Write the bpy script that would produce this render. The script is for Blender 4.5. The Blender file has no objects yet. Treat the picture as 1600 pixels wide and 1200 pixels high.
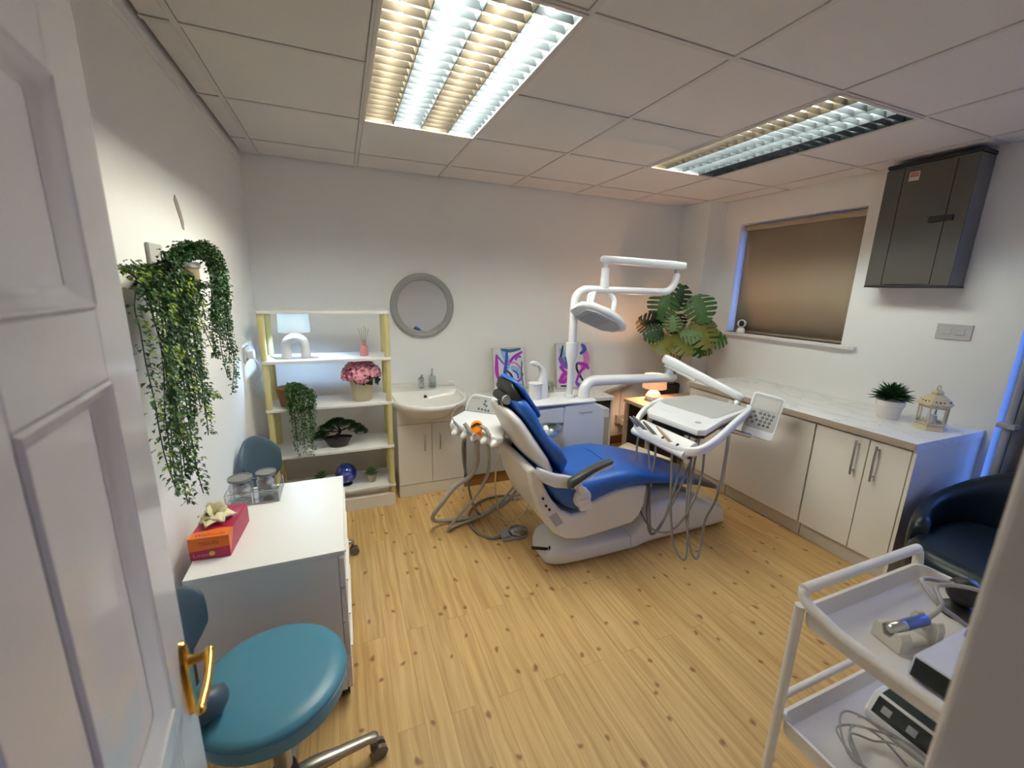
import bpy, bmesh, math, random
from mathutils import Vector, Matrix
random.seed(7)
S = bpy.context.scene
COL = S.collection
PI = math.pi

# ---------------------------------------------------------------- camera
cam_d = bpy.data.cameras.new('camera')
cam_d.sensor_width = 36.0
cam_d.lens = 36.0 * 650.62 / 1600.0
cam_d.clip_start = 0.02
cam_d.dof.use_dof = True
cam_d.dof.focus_distance = 2.3
cam_d.dof.aperture_fstop = 3.2
cam = bpy.data.objects.new('camera', cam_d)
COL.objects.link(cam)
YAW, PITCH, ROLL = math.radians(22.249), math.radians(-12.844), math.radians(1.442)
_f = Vector((math.sin(YAW) * math.cos(PITCH), math.cos(YAW) * math.cos(PITCH), math.sin(PITCH)))
_r = Vector((math.cos(YAW), -math.sin(YAW), 0))
_u = _r.cross(_f)
_r2 = _r * math.cos(ROLL) + _u * math.sin(ROLL)
_u2 = _u * math.cos(ROLL) - _r * math.sin(ROLL)
m = Matrix((_r2, _u2, -_f)).transposed().to_4x4()
m.translation = Vector((0, 0, 1.55))
cam.matrix_world = m
S.camera = cam

# ---------------------------------------------------------------- world (blue daylight outside) and exposure
w = bpy.data.worlds.new('world'); S.world = w
w.use_nodes = True
bg = w.node_tree.nodes['Background']
bg.inputs['Strength'].default_value = 8.5
_tc = w.node_tree.nodes.new('ShaderNodeTexCoord'); _sx = w.node_tree.nodes.new('ShaderNodeSeparateXYZ'); _cr = w.node_tree.nodes.new('ShaderNodeValToRGB')
w.node_tree.links.new(_tc.outputs['Generated'], _sx.inputs[0]); w.node_tree.links.new(_sx.outputs['Z'], _cr.inputs[0]); w.node_tree.links.new(_cr.outputs[0], bg.inputs['Color'])
_cr.color_ramp.elements[0].position = 0.0; _cr.color_ramp.elements[0].color = (0.016, 0.035, 0.10, 1)      # dark ground
_cr.color_ramp.elements[1].position = 0.02; _cr.color_ramp.elements[1].color = (0.11, 0.27, 1.0, 1)       # blue dusk sky
S.view_settings.view_transform = 'Standard'
S.view_settings.look = 'None'
S.view_settings.exposure = 0.0
S.view_settings.gamma = 1.0
S.view_settings.use_curve_mapping = False
S.cycles.use_denoising = True
S.cycles.max_bounces = 12
S.cycles.diffuse_bounces = 9
S.cycles.sample_clamp_indirect = 6.0
S.cycles.caustics_reflective = False
S.cycles.caustics_refractive = False
TUBE_COOL, TUBE_WARM = 238.0, 128.0

# ---------------------------------------------------------------- materials
def nt(name):
    mt = bpy.data.materials.new(name); mt.use_nodes = True
    return mt, mt.node_tree, mt.node_tree.nodes['Principled BSDF']
def lk(t, a, ao, b, bi): t.links.new(a.outputs[ao], b.inputs[bi])
def mat(name, col, rough=0.5, metal=0.0, bump=0.0, bscale=60.0, var=0.0, vscale=8.0, trans=0.0, ior=1.45, coat=0.0, emit=None, estr=0.0, alpha=1.0, sub=0.0):
    mt, t, b = nt(name)
    b.inputs['Base Color'].default_value = (*col, 1)
    b.inputs['Roughness'].default_value = rough
    b.inputs['Metallic'].default_value = metal
    b.inputs['Transmission Weight'].default_value = trans
    b.inputs['IOR'].default_value = ior
    b.inputs['Coat Weight'].default_value = coat
    b.inputs['Alpha'].default_value = alpha
    if sub: b.inputs['Subsurface Weight'].default_value = sub
    if emit:
        b.inputs['Emission Color'].default_value = (*emit, 1)
        b.inputs['Emission Strength'].default_value = estr
    tc = t.nodes.new('ShaderNodeTexCoord')
    if bump:
        n = t.nodes.new('ShaderNodeTexNoise'); n.inputs['Scale'].default_value = bscale; n.inputs['Detail'].default_value = 3
        lk(t, tc, 'Object', n, 'Vector')
        bp = t.nodes.new('ShaderNodeBump'); bp.inputs['Strength'].default_value = bump; bp.inputs['Distance'].default_value = 0.002
        lk(t, n, 'Fac', bp, 'Height'); lk(t, bp, 'Normal', b, 'Normal')
    if var:
        n2 = t.nodes.new('ShaderNodeTexNoise'); n2.inputs['Scale'].default_value = vscale; n2.inputs['Detail'].default_value = 4
        lk(t, tc, 'Object', n2, 'Vector')
        mx = t.nodes.new('ShaderNodeMix'); mx.data_type = 'RGBA'
        mx.inputs['A'].default_value = (*[c * (1 - var) for c in col], 1)
        mx.inputs['B'].default_value = (*[min(1, c * (1 + var)) for c in col], 1)
        lk(t, n2, 'Fac', mx, 'Factor'); t.links.new(mx.outputs['Result'], b.inputs['Base Color'])
    return mt

M = {}
M['wall'] = mat('wall_paint', (0.855, 0.855, 0.83), 0.6, bump=0.25, bscale=90, var=0.015, vscale=2.5)
M['gloss_white'] = mat('gloss_door_paint', (0.78, 0.755, 0.74), 0.16, bump=0.12, bscale=35, coat=0.3)
M['white'] = mat('white_laminate', (0.80, 0.79, 0.775), 0.35)
M['cabinet'] = mat('cream_white_cabinet', (0.74, 0.70, 0.64), 0.38)
M['plinth'] = mat('plinth_board', (0.60, 0.56, 0.50), 0.5)
M['edge'] = mat('taupe_worktop_edge', (0.36, 0.29, 0.23), 0.45)
M['gap'] = mat('shadow_gap_board', (0.05, 0.045, 0.04), 0.8)
M['plastic'] = mat('dental_white_plastic', (0.78, 0.79, 0.81), 0.25, coat=0.2)
M['shell'] = mat('warm_white_shell', (0.76, 0.745, 0.72), 0.32, coat=0.1)
M['greyplastic'] = mat('grey_plastic', (0.33, 0.33, 0.34), 0.45)
M['lgrey'] = mat('light_grey_plastic', (0.42, 0.42, 0.41), 0.4)
M['hose'] = mat('grey_hose', (0.20, 0.19, 0.18), 0.45)
M['hose2'] = mat('pale_grey_hose', (0.36, 0.34, 0.32), 0.45)
M['clearhose'] = mat('clear_hose', (0.6, 0.5, 0.38), 0.2)
M['blue'] = mat('blue_upholstery', (0.018, 0.10, 0.42), 0.36, bump=0.15, bscale=300)
M['black'] = mat('black_plastic', (0.016, 0.015, 0.015), 0.4)
M['darkpad'] = mat('dark_grey_pad', (0.055, 0.055, 0.055), 0.4)
M['chrome'] = mat('chrome', (0.62, 0.62, 0.64), 0.12, metal=1)
M['steel'] = mat('brushed_steel', (0.55, 0.54, 0.52), 0.3, metal=1)
M['greymetal'] = mat('satin_grey_metal', (0.30, 0.28, 0.26), 0.38, metal=0.6)
M['brass'] = mat('brass', (0.80, 0.52, 0.14), 0.14, metal=1)
M['orange'] = mat('orange_filter', (1.0, 0.28, 0.01), 0.3, coat=0.4)
M['peach'] = mat('peach_handpiece', (0.62, 0.44, 0.30), 0.4)
M['cream_wood'] = mat('pale_yellow_wood', (0.62, 0.54, 0.24), 0.5, bump=0.1)
M['ceramic'] = mat('white_ceramic', (0.80, 0.79, 0.76), 0.12, coat=0.3)
M['lampbase'] = mat('matt_white_ceramic', (0.74, 0.72, 0.70), 0.55, bump=0.3, bscale=80)
M['mirrorframe'] = mat('grey_mirror_frame', (0.33, 0.33, 0.32), 0.4)
M['mirror'] = mat('mirror_glass', (0.78, 0.79, 0.80), 0.015, metal=1)
def thin_glass(name, tint, rough, gl):
    mt = bpy.data.materials.new(name); mt.use_nodes = True; t = mt.node_tree; t.nodes.clear()
    tr = t.nodes.new('ShaderNodeBsdfTransparent'); tr.inputs['Color'].default_value = (*tint, 1)
    g = t.nodes.new('ShaderNodeBsdfGlossy'); g.inputs['Roughness'].default_value = rough; g.inputs['Color'].default_value = (0.9, 0.92, 0.92, 1)
    lw = t.nodes.new('ShaderNodeLayerWeight'); lw.inputs['Blend'].default_value = gl
    mx = t.nodes.new('ShaderNodeMixShader'); o = t.nodes.new('ShaderNodeOutputMaterial')
    t.links.new(lw.outputs['Facing'], mx.inputs[0]); t.links.new(tr.outputs[0], mx.inputs[1]); t.links.new(g.outputs[0], mx.inputs[2]); t.links.new(mx.outputs[0], o.inputs[0])
    return mt
M['frost'] = thin_glass('frosted_glass', (0.82, 0.86, 0.85), 0.25, 0.45)
M['pane'] = thin_glass('clear_pane', (0.96, 0.98, 0.98), 0.03, 0.22)
M['stooltop'] = mat('turquoise_vinyl', (0.075, 0.235, 0.33), 0.33, bump=0.08, bscale=250)
M['stoolback'] = mat('slate_blue_vinyl', (0.065, 0.10, 0.135), 0.4, bump=0.1, bscale=250)
M['armchair'] = mat('dark_teal_leather', (0.004, 0.010, 0.014), 0.36, bump=0.15, bscale=120)
M['cart'] = mat('white_powder_coat', (0.74, 0.71, 0.68), 0.4, bump=0.15, bscale=200)
M['cream'] = mat('cream_plastic', (0.66, 0.62, 0.54), 0.45)
M['elec'] = mat('olive_grey_metal', (0.085, 0.078, 0.066), 0.42, bump=0.15, bscale=120)
M['elec2'] = mat('grey_metal_side', (0.15, 0.145, 0.14), 0.42, bump=0.15, bscale=120)
M['blind'] = mat('beige_roller_blind', (0.36, 0.29, 0.205), 0.8, bump=0.3, bscale=400)
M['curtain'] = mat('grey_curtain', (0.24, 0.23, 0.235), 0.85, bump=0.2, bscale=300)
M['tile'] = mat('ceiling_tile', (0.70, 0.67, 0.64), 0.9, bump=0.6, bscale=180, var=0.03, vscale=4)
M['tbar'] = mat('ceiling_grid_paint', (0.62, 0.59, 0.56), 0.5)
M['louvre'] = mat('louvre_aluminium', (0.060, 0.062, 0.062), 0.45, bump=0.0)
M['tray_metal'] = mat('fixture_grey_metal', (0.12, 0.12, 0.12), 0.5)
M['trunk'] = mat('dark_bark', (0.018, 0.013, 0.010), 0.8, bump=0.6, bscale=60)
M['pot_dark'] = mat('dark_pot', (0.022, 0.013, 0.010), 0.5)
M['pot_cream'] = mat('cream_pot', (0.60, 0.53, 0.34), 0.5)
M['pot_stone'] = mat('stone_pot', (0.40, 0.35, 0.27), 0.8, bump=0.4)
M['pot_white'] = mat('white_pot', (0.78, 0.75, 0.71), 0.4)
M['soil'] = mat('soil', (0.02, 0.015, 0.01), 1.0, bump=1.0, bscale=200)
M['g_dark'] = mat('deep_green_leaf', (0.016, 0.060, 0.014), 0.45, var=0.5, vscale=18)
M['g_mid'] = mat('mid_green_leaf', (0.045, 0.13, 0.025), 0.45, var=0.5, vscale=15)
M['g_lime'] = mat('lime_green_leaf', (0.26, 0.36, 0.035), 0.5, var=0.35, vscale=15)
M['g_black'] = mat('blackish_green_leaf', (0.010, 0.016, 0.010), 0.45, var=0.4, vscale=15)
M['g_olive'] = mat('olive_yellow_leaf', (0.16, 0.17, 0.025), 0.45, var=0.4, vscale=15)
M['g_soft'] = mat('soft_green_leaf', (0.15, 0.25, 0.10), 0.5, var=0.4, vscale=15)
M['stem'] = mat('olive_stem', (0.20, 0.17, 0.03), 0.5)
M['stem_dark'] = mat('dark_stem', (0.02, 0.03, 0.015), 0.6)
M['pink'] = mat('pink_petal', (0.82, 0.38, 0.46), 0.6, var=0.18, vscale=45)
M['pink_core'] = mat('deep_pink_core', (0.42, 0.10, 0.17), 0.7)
M['pinkliquid'] = mat('pink_glass', (0.85, 0.34, 0.34), 0.12, trans=0.35)
M['reed'] = mat('reed_stick', (0.35, 0.27, 0.18), 0.7)
M['wicker'] = mat('wicker', (0.20, 0.085, 0.03), 0.7, bump=1.0, bscale=90, var=0.5, vscale=60)
M['magenta'] = mat('magenta_card', (0.36, 0.008, 0.06), 0.4, var=0.5, vscale=26)
M['orangecard'] = mat('orange_card', (0.72, 0.15, 0.012), 0.4)
M['yellowcard'] = mat('yellow_card', (0.62, 0.50, 0.05), 0.5)
M['tissue'] = mat('cream_tissue', (0.72, 0.66, 0.42), 0.8, bump=0.5, bscale=60)
M['redtext'] = mat('dark_red_print', (0.30, 0.03, 0.01), 0.5)
M['pinktext'] = mat('pink_print', (0.65, 0.2, 0.33), 0.5)
M['greyprint'] = mat('grey_print', (0.10, 0.10, 0.11), 0.5)
M['cotton'] = mat('cotton_wool', (0.75, 0.72, 0.68), 0.95, bump=0.8, bscale=60)
M['jarlid'] = mat('grey_lid', (0.17, 0.165, 0.155), 0.4)
M['lilac'] = mat('pale_lilac_plastic', (0.62, 0.62, 0.72), 0.4)
M['lcd'] = mat('dark_lcd', (0.014, 0.017, 0.013), 0.15)
M['lcd_green'] = mat('dark_green_lcd', (0.032, 0.042, 0.028), 0.25)
M['bluemetal'] = mat('blue_anodised', (0.12, 0.20, 0.55), 0.3, metal=0.7)
M['wirewhite'] = mat('white_cable', (0.66, 0.64, 0.62), 0.5)
M['wood_skirt'] = mat('brown_wood_skirting', (0.28, 0.13, 0.045), 0.5, bump=0.2, var=0.3, vscale=5)
M['desk'] = mat('beige_oak_desk', (0.46, 0.36, 0.25), 0.5, var=0.12, vscale=10)
M['desk_dark'] = mat('dark_brown_board', (0.030, 0.018, 0.010), 0.6)
M['ivory_box'] = mat('ivory_box', (0.70, 0.64, 0.50), 0.5)
M['lantern'] = mat('cream_lantern_metal', (0.56, 0.48, 0.32), 0.5)
M['kraft'] = mat('kraft_wood', (0.48, 0.36, 0.22), 0.7, var=0.1, vscale=30)
M['switch'] = mat('switch_plate', (0.50, 0.485, 0.47), 0.35)
M['pedalmetal'] = mat('pedal_metal', (0.35, 0.34, 0.33), 0.22, metal=0.9)
M['redsticker'] = mat('red_sticker', (0.42, 0.10, 0.06), 0.5)
M['whitesticker'] = mat('white_sticker', (0.55, 0.5, 0.45), 0.5)
M['patch'] = mat('wall_filler', (0.34, 0.30, 0.27), 0.9, bump=0.8, bscale=80)
M['grille'] = mat('grey_panel_board', (0.40, 0.40, 0.39), 0.5, var=0.1, vscale=6)
M['stoolmetal'] = mat('cast_aluminium', (0.40, 0.37, 0.33), 0.3, metal=0.85)
M['castor'] = mat('castor_grey', (0.16, 0.14, 0.12), 0.4)

def tube_mat(name, col, s):
    mt = bpy.data.materials.new(name); mt.use_nodes = True
    t = mt.node_tree; t.nodes.clear()
    e = t.nodes.new('ShaderNodeEmission'); e.inputs['Color'].default_value = (*col, 1); e.inputs['Strength'].default_value = s
    o = t.nodes.new('ShaderNodeOutputMaterial'); t.links.new(e.outputs[0], o.inputs[0])
    return mt
M['tube_cool'] = tube_mat('cool_fluorescent_tube', (0.84, 0.98, 0.95), TUBE_COOL)
M['tube_cool_dim'] = tube_mat('dimmed_cool_fluorescent_tube', (0.84, 0.98, 0.95), TUBE_COOL * 0.5)  # same tube colour, strength cut so the right wall gets less light
M['tube_warm_dim'] = tube_mat('dimmed_warm_fluorescent_tube', (1.0, 0.78, 0.48), TUBE_WARM * 0.55)  # warm tube dimmed likewise to balance light on the right wall
M['tube_warm'] = tube_mat('warm_fluorescent_tube', (1.0, 0.78, 0.48), TUBE_WARM)
M['tube_off'] = mat('unlit_tube', (0.5, 0.5, 0.5), 0.3)
M['bulb_cool'] = tube_mat('daylight_bulb', (0.42, 0.66, 1.0), 560.0)
M['bulb_warm'] = tube_mat('warm_bulb', (1.0, 0.50, 0.25), 560.0)
def shade_mat(name, col, tcol):
    mt, t, b = nt(name)
    b.inputs['Base Color'].default_value = (*col, 1); b.inputs['Roughness'].default_value = 0.9
    tr = t.nodes.new('ShaderNodeBsdfTranslucent'); tr.inputs['Color'].default_value = (*tcol, 1)
    mx = t.nodes.new('ShaderNodeMixShader'); mx.inputs[0].default_value = 0.55
    out = [n for n in t.nodes if n.type == 'OUTPUT_MATERIAL'][0]
    t.links.new(b.outputs[0], mx.inputs[1]); t.links.new(tr.outputs[0], mx.inputs[2]); t.links.new(mx.outputs[0], out.inputs[0])
    n = t.nodes.new('ShaderNodeTexNoise'); n.inputs['Scale'].default_value = 250
    bp = t.nodes.new('ShaderNodeBump'); bp.inputs['Strength'].default_value = 0.3; bp.inputs['Distance'].default_value = 0.001
    lk(t, n, 'Fac', bp, 'Height'); lk(t, bp, 'Normal', b, 'Normal')
    return mt
M['shade_linen'] = shade_mat('linen_shade', (0.80, 0.78, 0.72), (0.75, 0.74, 0.68))
M['shade_warm'] = shade_mat('cream_shade', (0.80, 0.74, 0.66), (0.80, 0.70, 0.60))

def floor_mat():
    mt, t, b = nt('knotty_pine_laminate')
    N = t.nodes
    tc = N.new('ShaderNodeTexCoord')
    mp = N.new('ShaderNodeMapping'); mp.inputs['Rotation'].default_value = (0, 0, PI / 2)
    lk(t, tc, 'Object', mp, 'Vector')
    br = N.new('ShaderNodeTexBrick')
    br.inputs['Scale'].default_value = 1.0; br.inputs['Brick Width'].default_value = 1.22; br.inputs['Row Height'].default_value = 0.096
    br.inputs['Mortar Size'].default_value = 0.0011; br.inputs['Mortar Smooth'].default_value = 0.3; br.offset = 0.37
    br.inputs['Color1'].default_value = (0, 0, 0, 1); br.inputs['Color2'].default_value = (1, 1, 1, 1); br.inputs['Mortar'].default_value = (0.5, 0.5, 0.5, 1)
    lk(t, mp, 'Vector', br, 'Vector')
    # knot field: warp for grain + spots
    vm = N.new('ShaderNodeMapping'); vm.inputs['Scale'].default_value = (1.0, 0.8, 1); lk(t, tc, 'Object', vm, 'Vector')
    nz = N.new('ShaderNodeTexNoise'); nz.inputs['Scale'].default_value = 9; lk(t, tc, 'Object', nz, 'Vector')
    ad = N.new('ShaderNodeMixRGB'); ad.blend_type = 'ADD'; ad.inputs[0].default_value = 0.06
    lk(t, vm, 'Vector', ad, 1); lk(t, nz, 'Color', ad, 2)
    vo = N.new('ShaderNodeTexVoronoi'); vo.voronoi_dimensions = '2D'; vo.inputs['Scale'].default_value = 6.4; vo.inputs['Randomness'].default_value = 1.0
    lk(t, ad, 'Color', vo, 'Vector')
    # grain: wave distorted, stretched along Y
    gm = N.new('ShaderNodeMapping'); gm.inputs['Scale'].default_value = (1.0, 0.03, 1.0); lk(t, tc, 'Object', gm, 'Vector')
    off = N.new('ShaderNodeMixRGB'); off.blend_type = 'ADD'; off.inputs[0].default_value = 1.0
    sc = N.new('ShaderNodeMixRGB'); sc.blend_type = 'MULTIPLY'; sc.inputs[0].default_value = 1.0; sc.inputs[2].default_value = (3.1, 3.1, 0, 1)
    lk(t, br, 'Color', sc, 1); lk(t, gm, 'Vector', off, 1); lk(t, sc, 'Color', off, 2)
    kn = N.new('ShaderNodeMath'); kn.operation = 'SMOOTH_MIN'; kn.inputs[1].default_value = 0.42; kn.inputs[2].default_value = 0.1
    lk(t, vo, 'Distance', kn, 0)
    kv = N.new('ShaderNodeVectorMath'); kv.operation = 'SCALE'; kv.inputs[0].default_value = (0.018, 0, 0); lk(t, kn, 'Value', kv, 'Scale')
    o2 = N.new('ShaderNodeVectorMath'); o2.operation = 'ADD'; lk(t, off, 'Color', o2, 0); lk(t, kv, 'Vector', o2, 1)
    gn = N.new('ShaderNodeTexNoise'); gn.inputs['Scale'].default_value = 48; gn.inputs['Detail'].default_value = 5; gn.inputs['Roughness'].default_value = 0.6
    lk(t, o2, 'Vector', gn, 'Vector')
    cr = N.new('ShaderNodeValToRGB')
    cr.color_ramp.elements[0].position = 0.32; cr.color_ramp.elements[0].color = (0.43, 0.25, 0.088, 1)
    cr.color_ramp.elements[1].position = 0.62; cr.color_ramp.elements[1].color = (0.62, 0.41, 0.172, 1)
    e = cr.color_ramp.elements.new(0.48); e.color = (0.54, 0.34, 0.134, 1)
    lk(t, gn, 'Fac', cr, 'Fac')
    # knots
    kr = N.new('ShaderNodeValToRGB')
    kr.color_ramp.elements[0].position = 0.03; kr.color_ramp.elements[0].color = (1, 1, 1, 1)
    kr.color_ramp.elements[1].position = 0.085; kr.color_ramp.elements[1].color = (0, 0, 0, 1)
    lk(t, vo, 'Distance', kr, 'Fac')
    mk = N.new('ShaderNodeMixRGB'); mk.inputs[2].default_value = (0.20, 0.07, 0.022, 1)
    kf = N.new('ShaderNodeMath'); kf.operation = 'MULTIPLY'; kf.inputs[1].default_value = 0.8
    lk(t, kr, 'Color', kf, 0); lk(t, kf, 'Value', mk, 0); lk(t, cr, 'Color', mk, 1)
    # plank tone
    tn = N.new('ShaderNodeMixRGB'); tn.blend_type = 'MULTIPLY'; tn.inputs[0].default_value = 1.0
    tr = N.new('ShaderNodeMapRange'); tr.inputs['To Min'].default_value = 0.95; tr.inputs['To Max'].default_value = 1.04
    lk(t, br, 'Color', tr, 'Value'); lk(t, mk, 'Color', tn, 1); lk(t, tr, 'Result', tn, 2)
    sm = N.new('ShaderNodeMixRGB'); sm.blend_type = 'MULTIPLY'; sm.inputs[2].default_value = (0.72, 0.62, 0.5, 1)
    lk(t, br, 'Fac', sm, 0); lk(t, tn, 'Color', sm, 1)
    t.links.new(sm.outputs['Color'], b.inputs['Base Color'])
    b.inputs['Roughness'].default_value = 0.42
    b.inputs['Specular IOR Level'].default_value = 0.35
    return mt
M["floor"] = floor_mat()

def marble_mat():
    mt, t, b = nt('white_marble_laminate')
    N = t.nodes
    tc = N.new('ShaderNodeTexCoord'); mp = N.new('ShaderNodeMapping'); mp.inputs['Scale'].default_value = (2.2, 0.9, 1); mp.inputs['Rotation'].default_value = (0, 0, 0.35)
    lk(t, tc, 'Object', mp, 'Vector')
    n = N.new('ShaderNodeTexNoise'); n.inputs['Scale'].default_value = 3.2; n.inputs['Detail'].default_value = 8; n.inputs['Distortion'].default_value = 1.2
    lk(t, mp, 'Vector', n, 'Vector')
    cr = N.new('ShaderNodeValToRGB')
    for p, c in ((0.0, 0.78), (0.47, 0.78), (0.50, 0.60), (0.53, 0.78), (1.0, 0.74)):
        if p in (0.0, 1.0): e = cr.color_ramp.elements[0 if p == 0 else -1]; e.position = p
        else: e = cr.color_ramp.elements.new(p)
        e.color = (c, c * 0.99, c * 0.965, 1)
    lk(t, n, 'Fac', cr, 'Fac'); lk(t, cr, 'Color', b, 'Base Color')
    b.inputs['Roughness'].default_value = 0.3
    return mt
M['marble'] = marble_mat()

def globe_mat():
    mt, t, b = nt('galaxy_globe')
    N = t.nodes; tc = N.new('ShaderNodeTexCoord')
    n = N.new('ShaderNodeTexNoise'); n.inputs['Scale'].default_value = 14; n.inputs['Distortion'].default_value = 2; lk(t, tc, 'Object', n, 'Vector')
    cr = N.new('ShaderNodeValToRGB'); el = cr.color_ramp.elements
    el[0].position = 0.3; el[0].color = (0.005, 0.005, 0.04, 1); el[1].position = 0.8; el[1].color = (0.5, 0.6, 0.9, 1)
    for p, c in ((0.45, (0.01, 0.03, 0.3, 1)), (0.56, (0.02, 0.12, 0.5, 1)), (0.62, (0.45, 0.05, 0.35, 1)), (0.68, (0.02, 0.15, 0.25, 1))):
        el.new(p).color = c
    lk(t, n, 'Fac', cr, 'Fac'); lk(t, cr, 'Color', b, 'Base Color'); b.inputs['Roughness'].default_value = 0.08; b.inputs['Coat Weight'].default_value = 0.6
    return mt
M['globe'] = globe_mat()
M['canvas'] = mat('canvas_white', (0.68, 0.66, 0.74), 0.7, bump=0.3, bscale=300, var=0.1, vscale=12)
M['canvas_side'] = mat('canvas_linen_side', (0.52, 0.47, 0.37), 0.7)
for nme, c in (('p_blue', (0.03, 0.09, 0.42)), ('p_purple', (0.40, 0.03, 0.42)), ('p_violet', (0.22, 0.10, 0.50)), ('p_teal', (0.02, 0.16, 0.20)), ('p_sky', (0.25, 0.48, 0.70)), ('p_ink', (0.02, 0.03, 0.05)), ('p_pink', (0.62, 0.22, 0.55))):
    M[nme] = mat(nme.replace('p_', '') + '_paint', c, 0.5, var=0.3, vscale=40)

# ---------------------------------------------------------------- mesh builder
class MB:
    def __init__(s): s.v = []; s.f = []
    def add(s, vs, fs):
        o = len(s.v); s.v += [tuple(v) for v in vs]; s.f += [tuple(i + o for i in f) for f in fs]; return s
    def box(s, x0, x1, y0, y1, z0, z1):
        return s.add([(x0,y0,z0),(x1,y0,z0),(x1,y1,z0),(x0,y1,z0),(x0,y0,z1),(x1,y0,z1),(x1,y1,z1),(x0,y1,z1)],
                     [(0,3,2,1),(4,5,6,7),(0,1,5,4),(1,2,6,5),(2,3,7,6),(3,0,4,7)])
    def obox(s, c, ax, ay, az, hx, hy, hz):      # oriented box
        c = Vector(c); ax, ay, az = Vector(ax).normalized() * hx, Vector(ay).normalized() * hy, Vector(az).normalized() * hz
        vs = [c + i * ax + j * ay + k * az for k in (-1, 1) for i, j in ((-1,-1),(1,-1),(1,1),(-1,1))]
        return s.add(vs, [(0,3,2,1),(4,5,6,7),(0,1,5,4),(1,2,6,5),(2,3,7,6),(3,0,4,7)])
    def rings(s, R, cap=True, closed=False):
        n = len(R[0]); vs = [p for r in R for p in r]; fs = []
        k = len(R)
        for i in range(k if closed else k - 1):
            a, b = i * n, ((i + 1) % k) * n
            for j in range(n):
                j2 = (j + 1) % n; fs.append((a + j, a + j2, b + j2, b + j))
        if cap and not closed:
            fs.append(tuple(reversed(range(n)))); fs.append(tuple(range((k - 1) * n, k * n)))
        return s.add(vs, fs)
    def tube(s, pts, r, n=10, closed=False, cap=True):
        pts = [Vector(p) for p in pts]; k = len(pts); R = []
        rr = r if isinstance(r, (list, tuple)) else [r] * k
        up = None
        for i, p in enumerate(pts):
            a = pts[(i - 1) % k] if (closed or i > 0) else p
            b = pts[(i + 1) % k] if (closed or i < k - 1) else p
            d = (b - a).normalized()
            if up is None:
                up = Vector((0, 0, 1)) if abs(d.z) < 0.9 else Vector((1, 0, 0))
            u = d.cross(up); 
            if u.length < 1e-4: u = d.cross(Vector((0.3, 1, 0.2)))
            u.normalize(); v = u.cross(d).normalized(); up = v
            R.append([p + (u * math.cos(2 * PI * j / n) + v * math.sin(2 * PI * j / n)) * rr[i] for j in range(n)])
        return s.rings(R, cap, closed)
    def cyl(s, a, b, r0, r1=None, n=20): return s.tube([a, b], [r0, r0 if r1 is None else r1], n)
    def lathe(s, c, prof, n=28):                # prof: (r, z) list, about vertical axis at c
        c = Vector(c); R = [[c + Vector((r * math.cos(2 * PI * j / n), r * math.sin(2 * PI * j / n), z)) for j in range(n)] for r, z in prof]
        return s.rings(R)
    def prism(s, poly, a0, a1, axis='y'):       # poly in the two other axes
        def P(u, v, a): return {'y': (u, a, v), 'z': (u, v, a), 'x': (a, u, v)}[axis]
        n = len(poly); vs = [P(u, v, a0) for u, v in poly] + [P(u, v, a1) for u, v in poly]
        fs = [tuple(range(n)), tuple(reversed(range(n, 2 * n)))] + [(i, n + i, n + (i + 1) % n, (i + 1) % n) for i in range(n)]
        return s.add(vs, fs)
    def sphere(s, c, r, n=16, m_=10, sc=(1, 1, 1)):
        c = Vector(c); R = []
        for i in range(m_ + 1):
            t = PI * i / m_; rr = max(1e-4, math.sin(t)) * r; z = -math.cos(t) * r
            R.append([c + Vector((rr * math.cos(2 * PI * j / n) * sc[0], rr * math.sin(2 * PI * j / n) * sc[1], z * sc[2])) for j in range(n)])
        return s.rings(R)
    def build(s, name, m_, parent=None, smooth=None, bevel=0.0, seg=2, solid=0.0, subd=0, world=True):
        me = bpy.data.meshes.new(name)
        off = Vector((0, 0, 0))
        if parent is not None and world:
            q = parent
            while q is not None: off += q.location; q = q.parent
        me.from_pydata([tuple(Vector(v) - off) for v in s.v], [], s.f); me.update()
        bm = bmesh.new(); bm.from_mesh(me); bmesh.ops.recalc_face_normals(bm, faces=bm.faces); bm.to_mesh(me); bm.free()
        me.materials.append(M[m_])
        if smooth is not None:
            me.polygons.foreach_set('use_smooth', [True] * len(me.polygons))
            me.set_sharp_from_angle(angle=math.radians(smooth))
        o = bpy.data.objects.new(name, me); COL.objects.link(o)
        if parent is not None: o.parent = parent
        if solid:
            md = o.modifiers.new('solid', 'SOLIDIFY'); md.thickness = solid; md.offset = 0
        if bevel:
            md = o.modifiers.new('bevel', 'BEVEL'); md.width = bevel; md.segments = seg; md.limit_method = 'ANGLE'; md.angle_limit = math.radians(40)
        if subd:
            md = o.modifiers.new('sub', 'SUBSURF'); md.levels = subd; md.render_levels = subd
        return o

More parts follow.
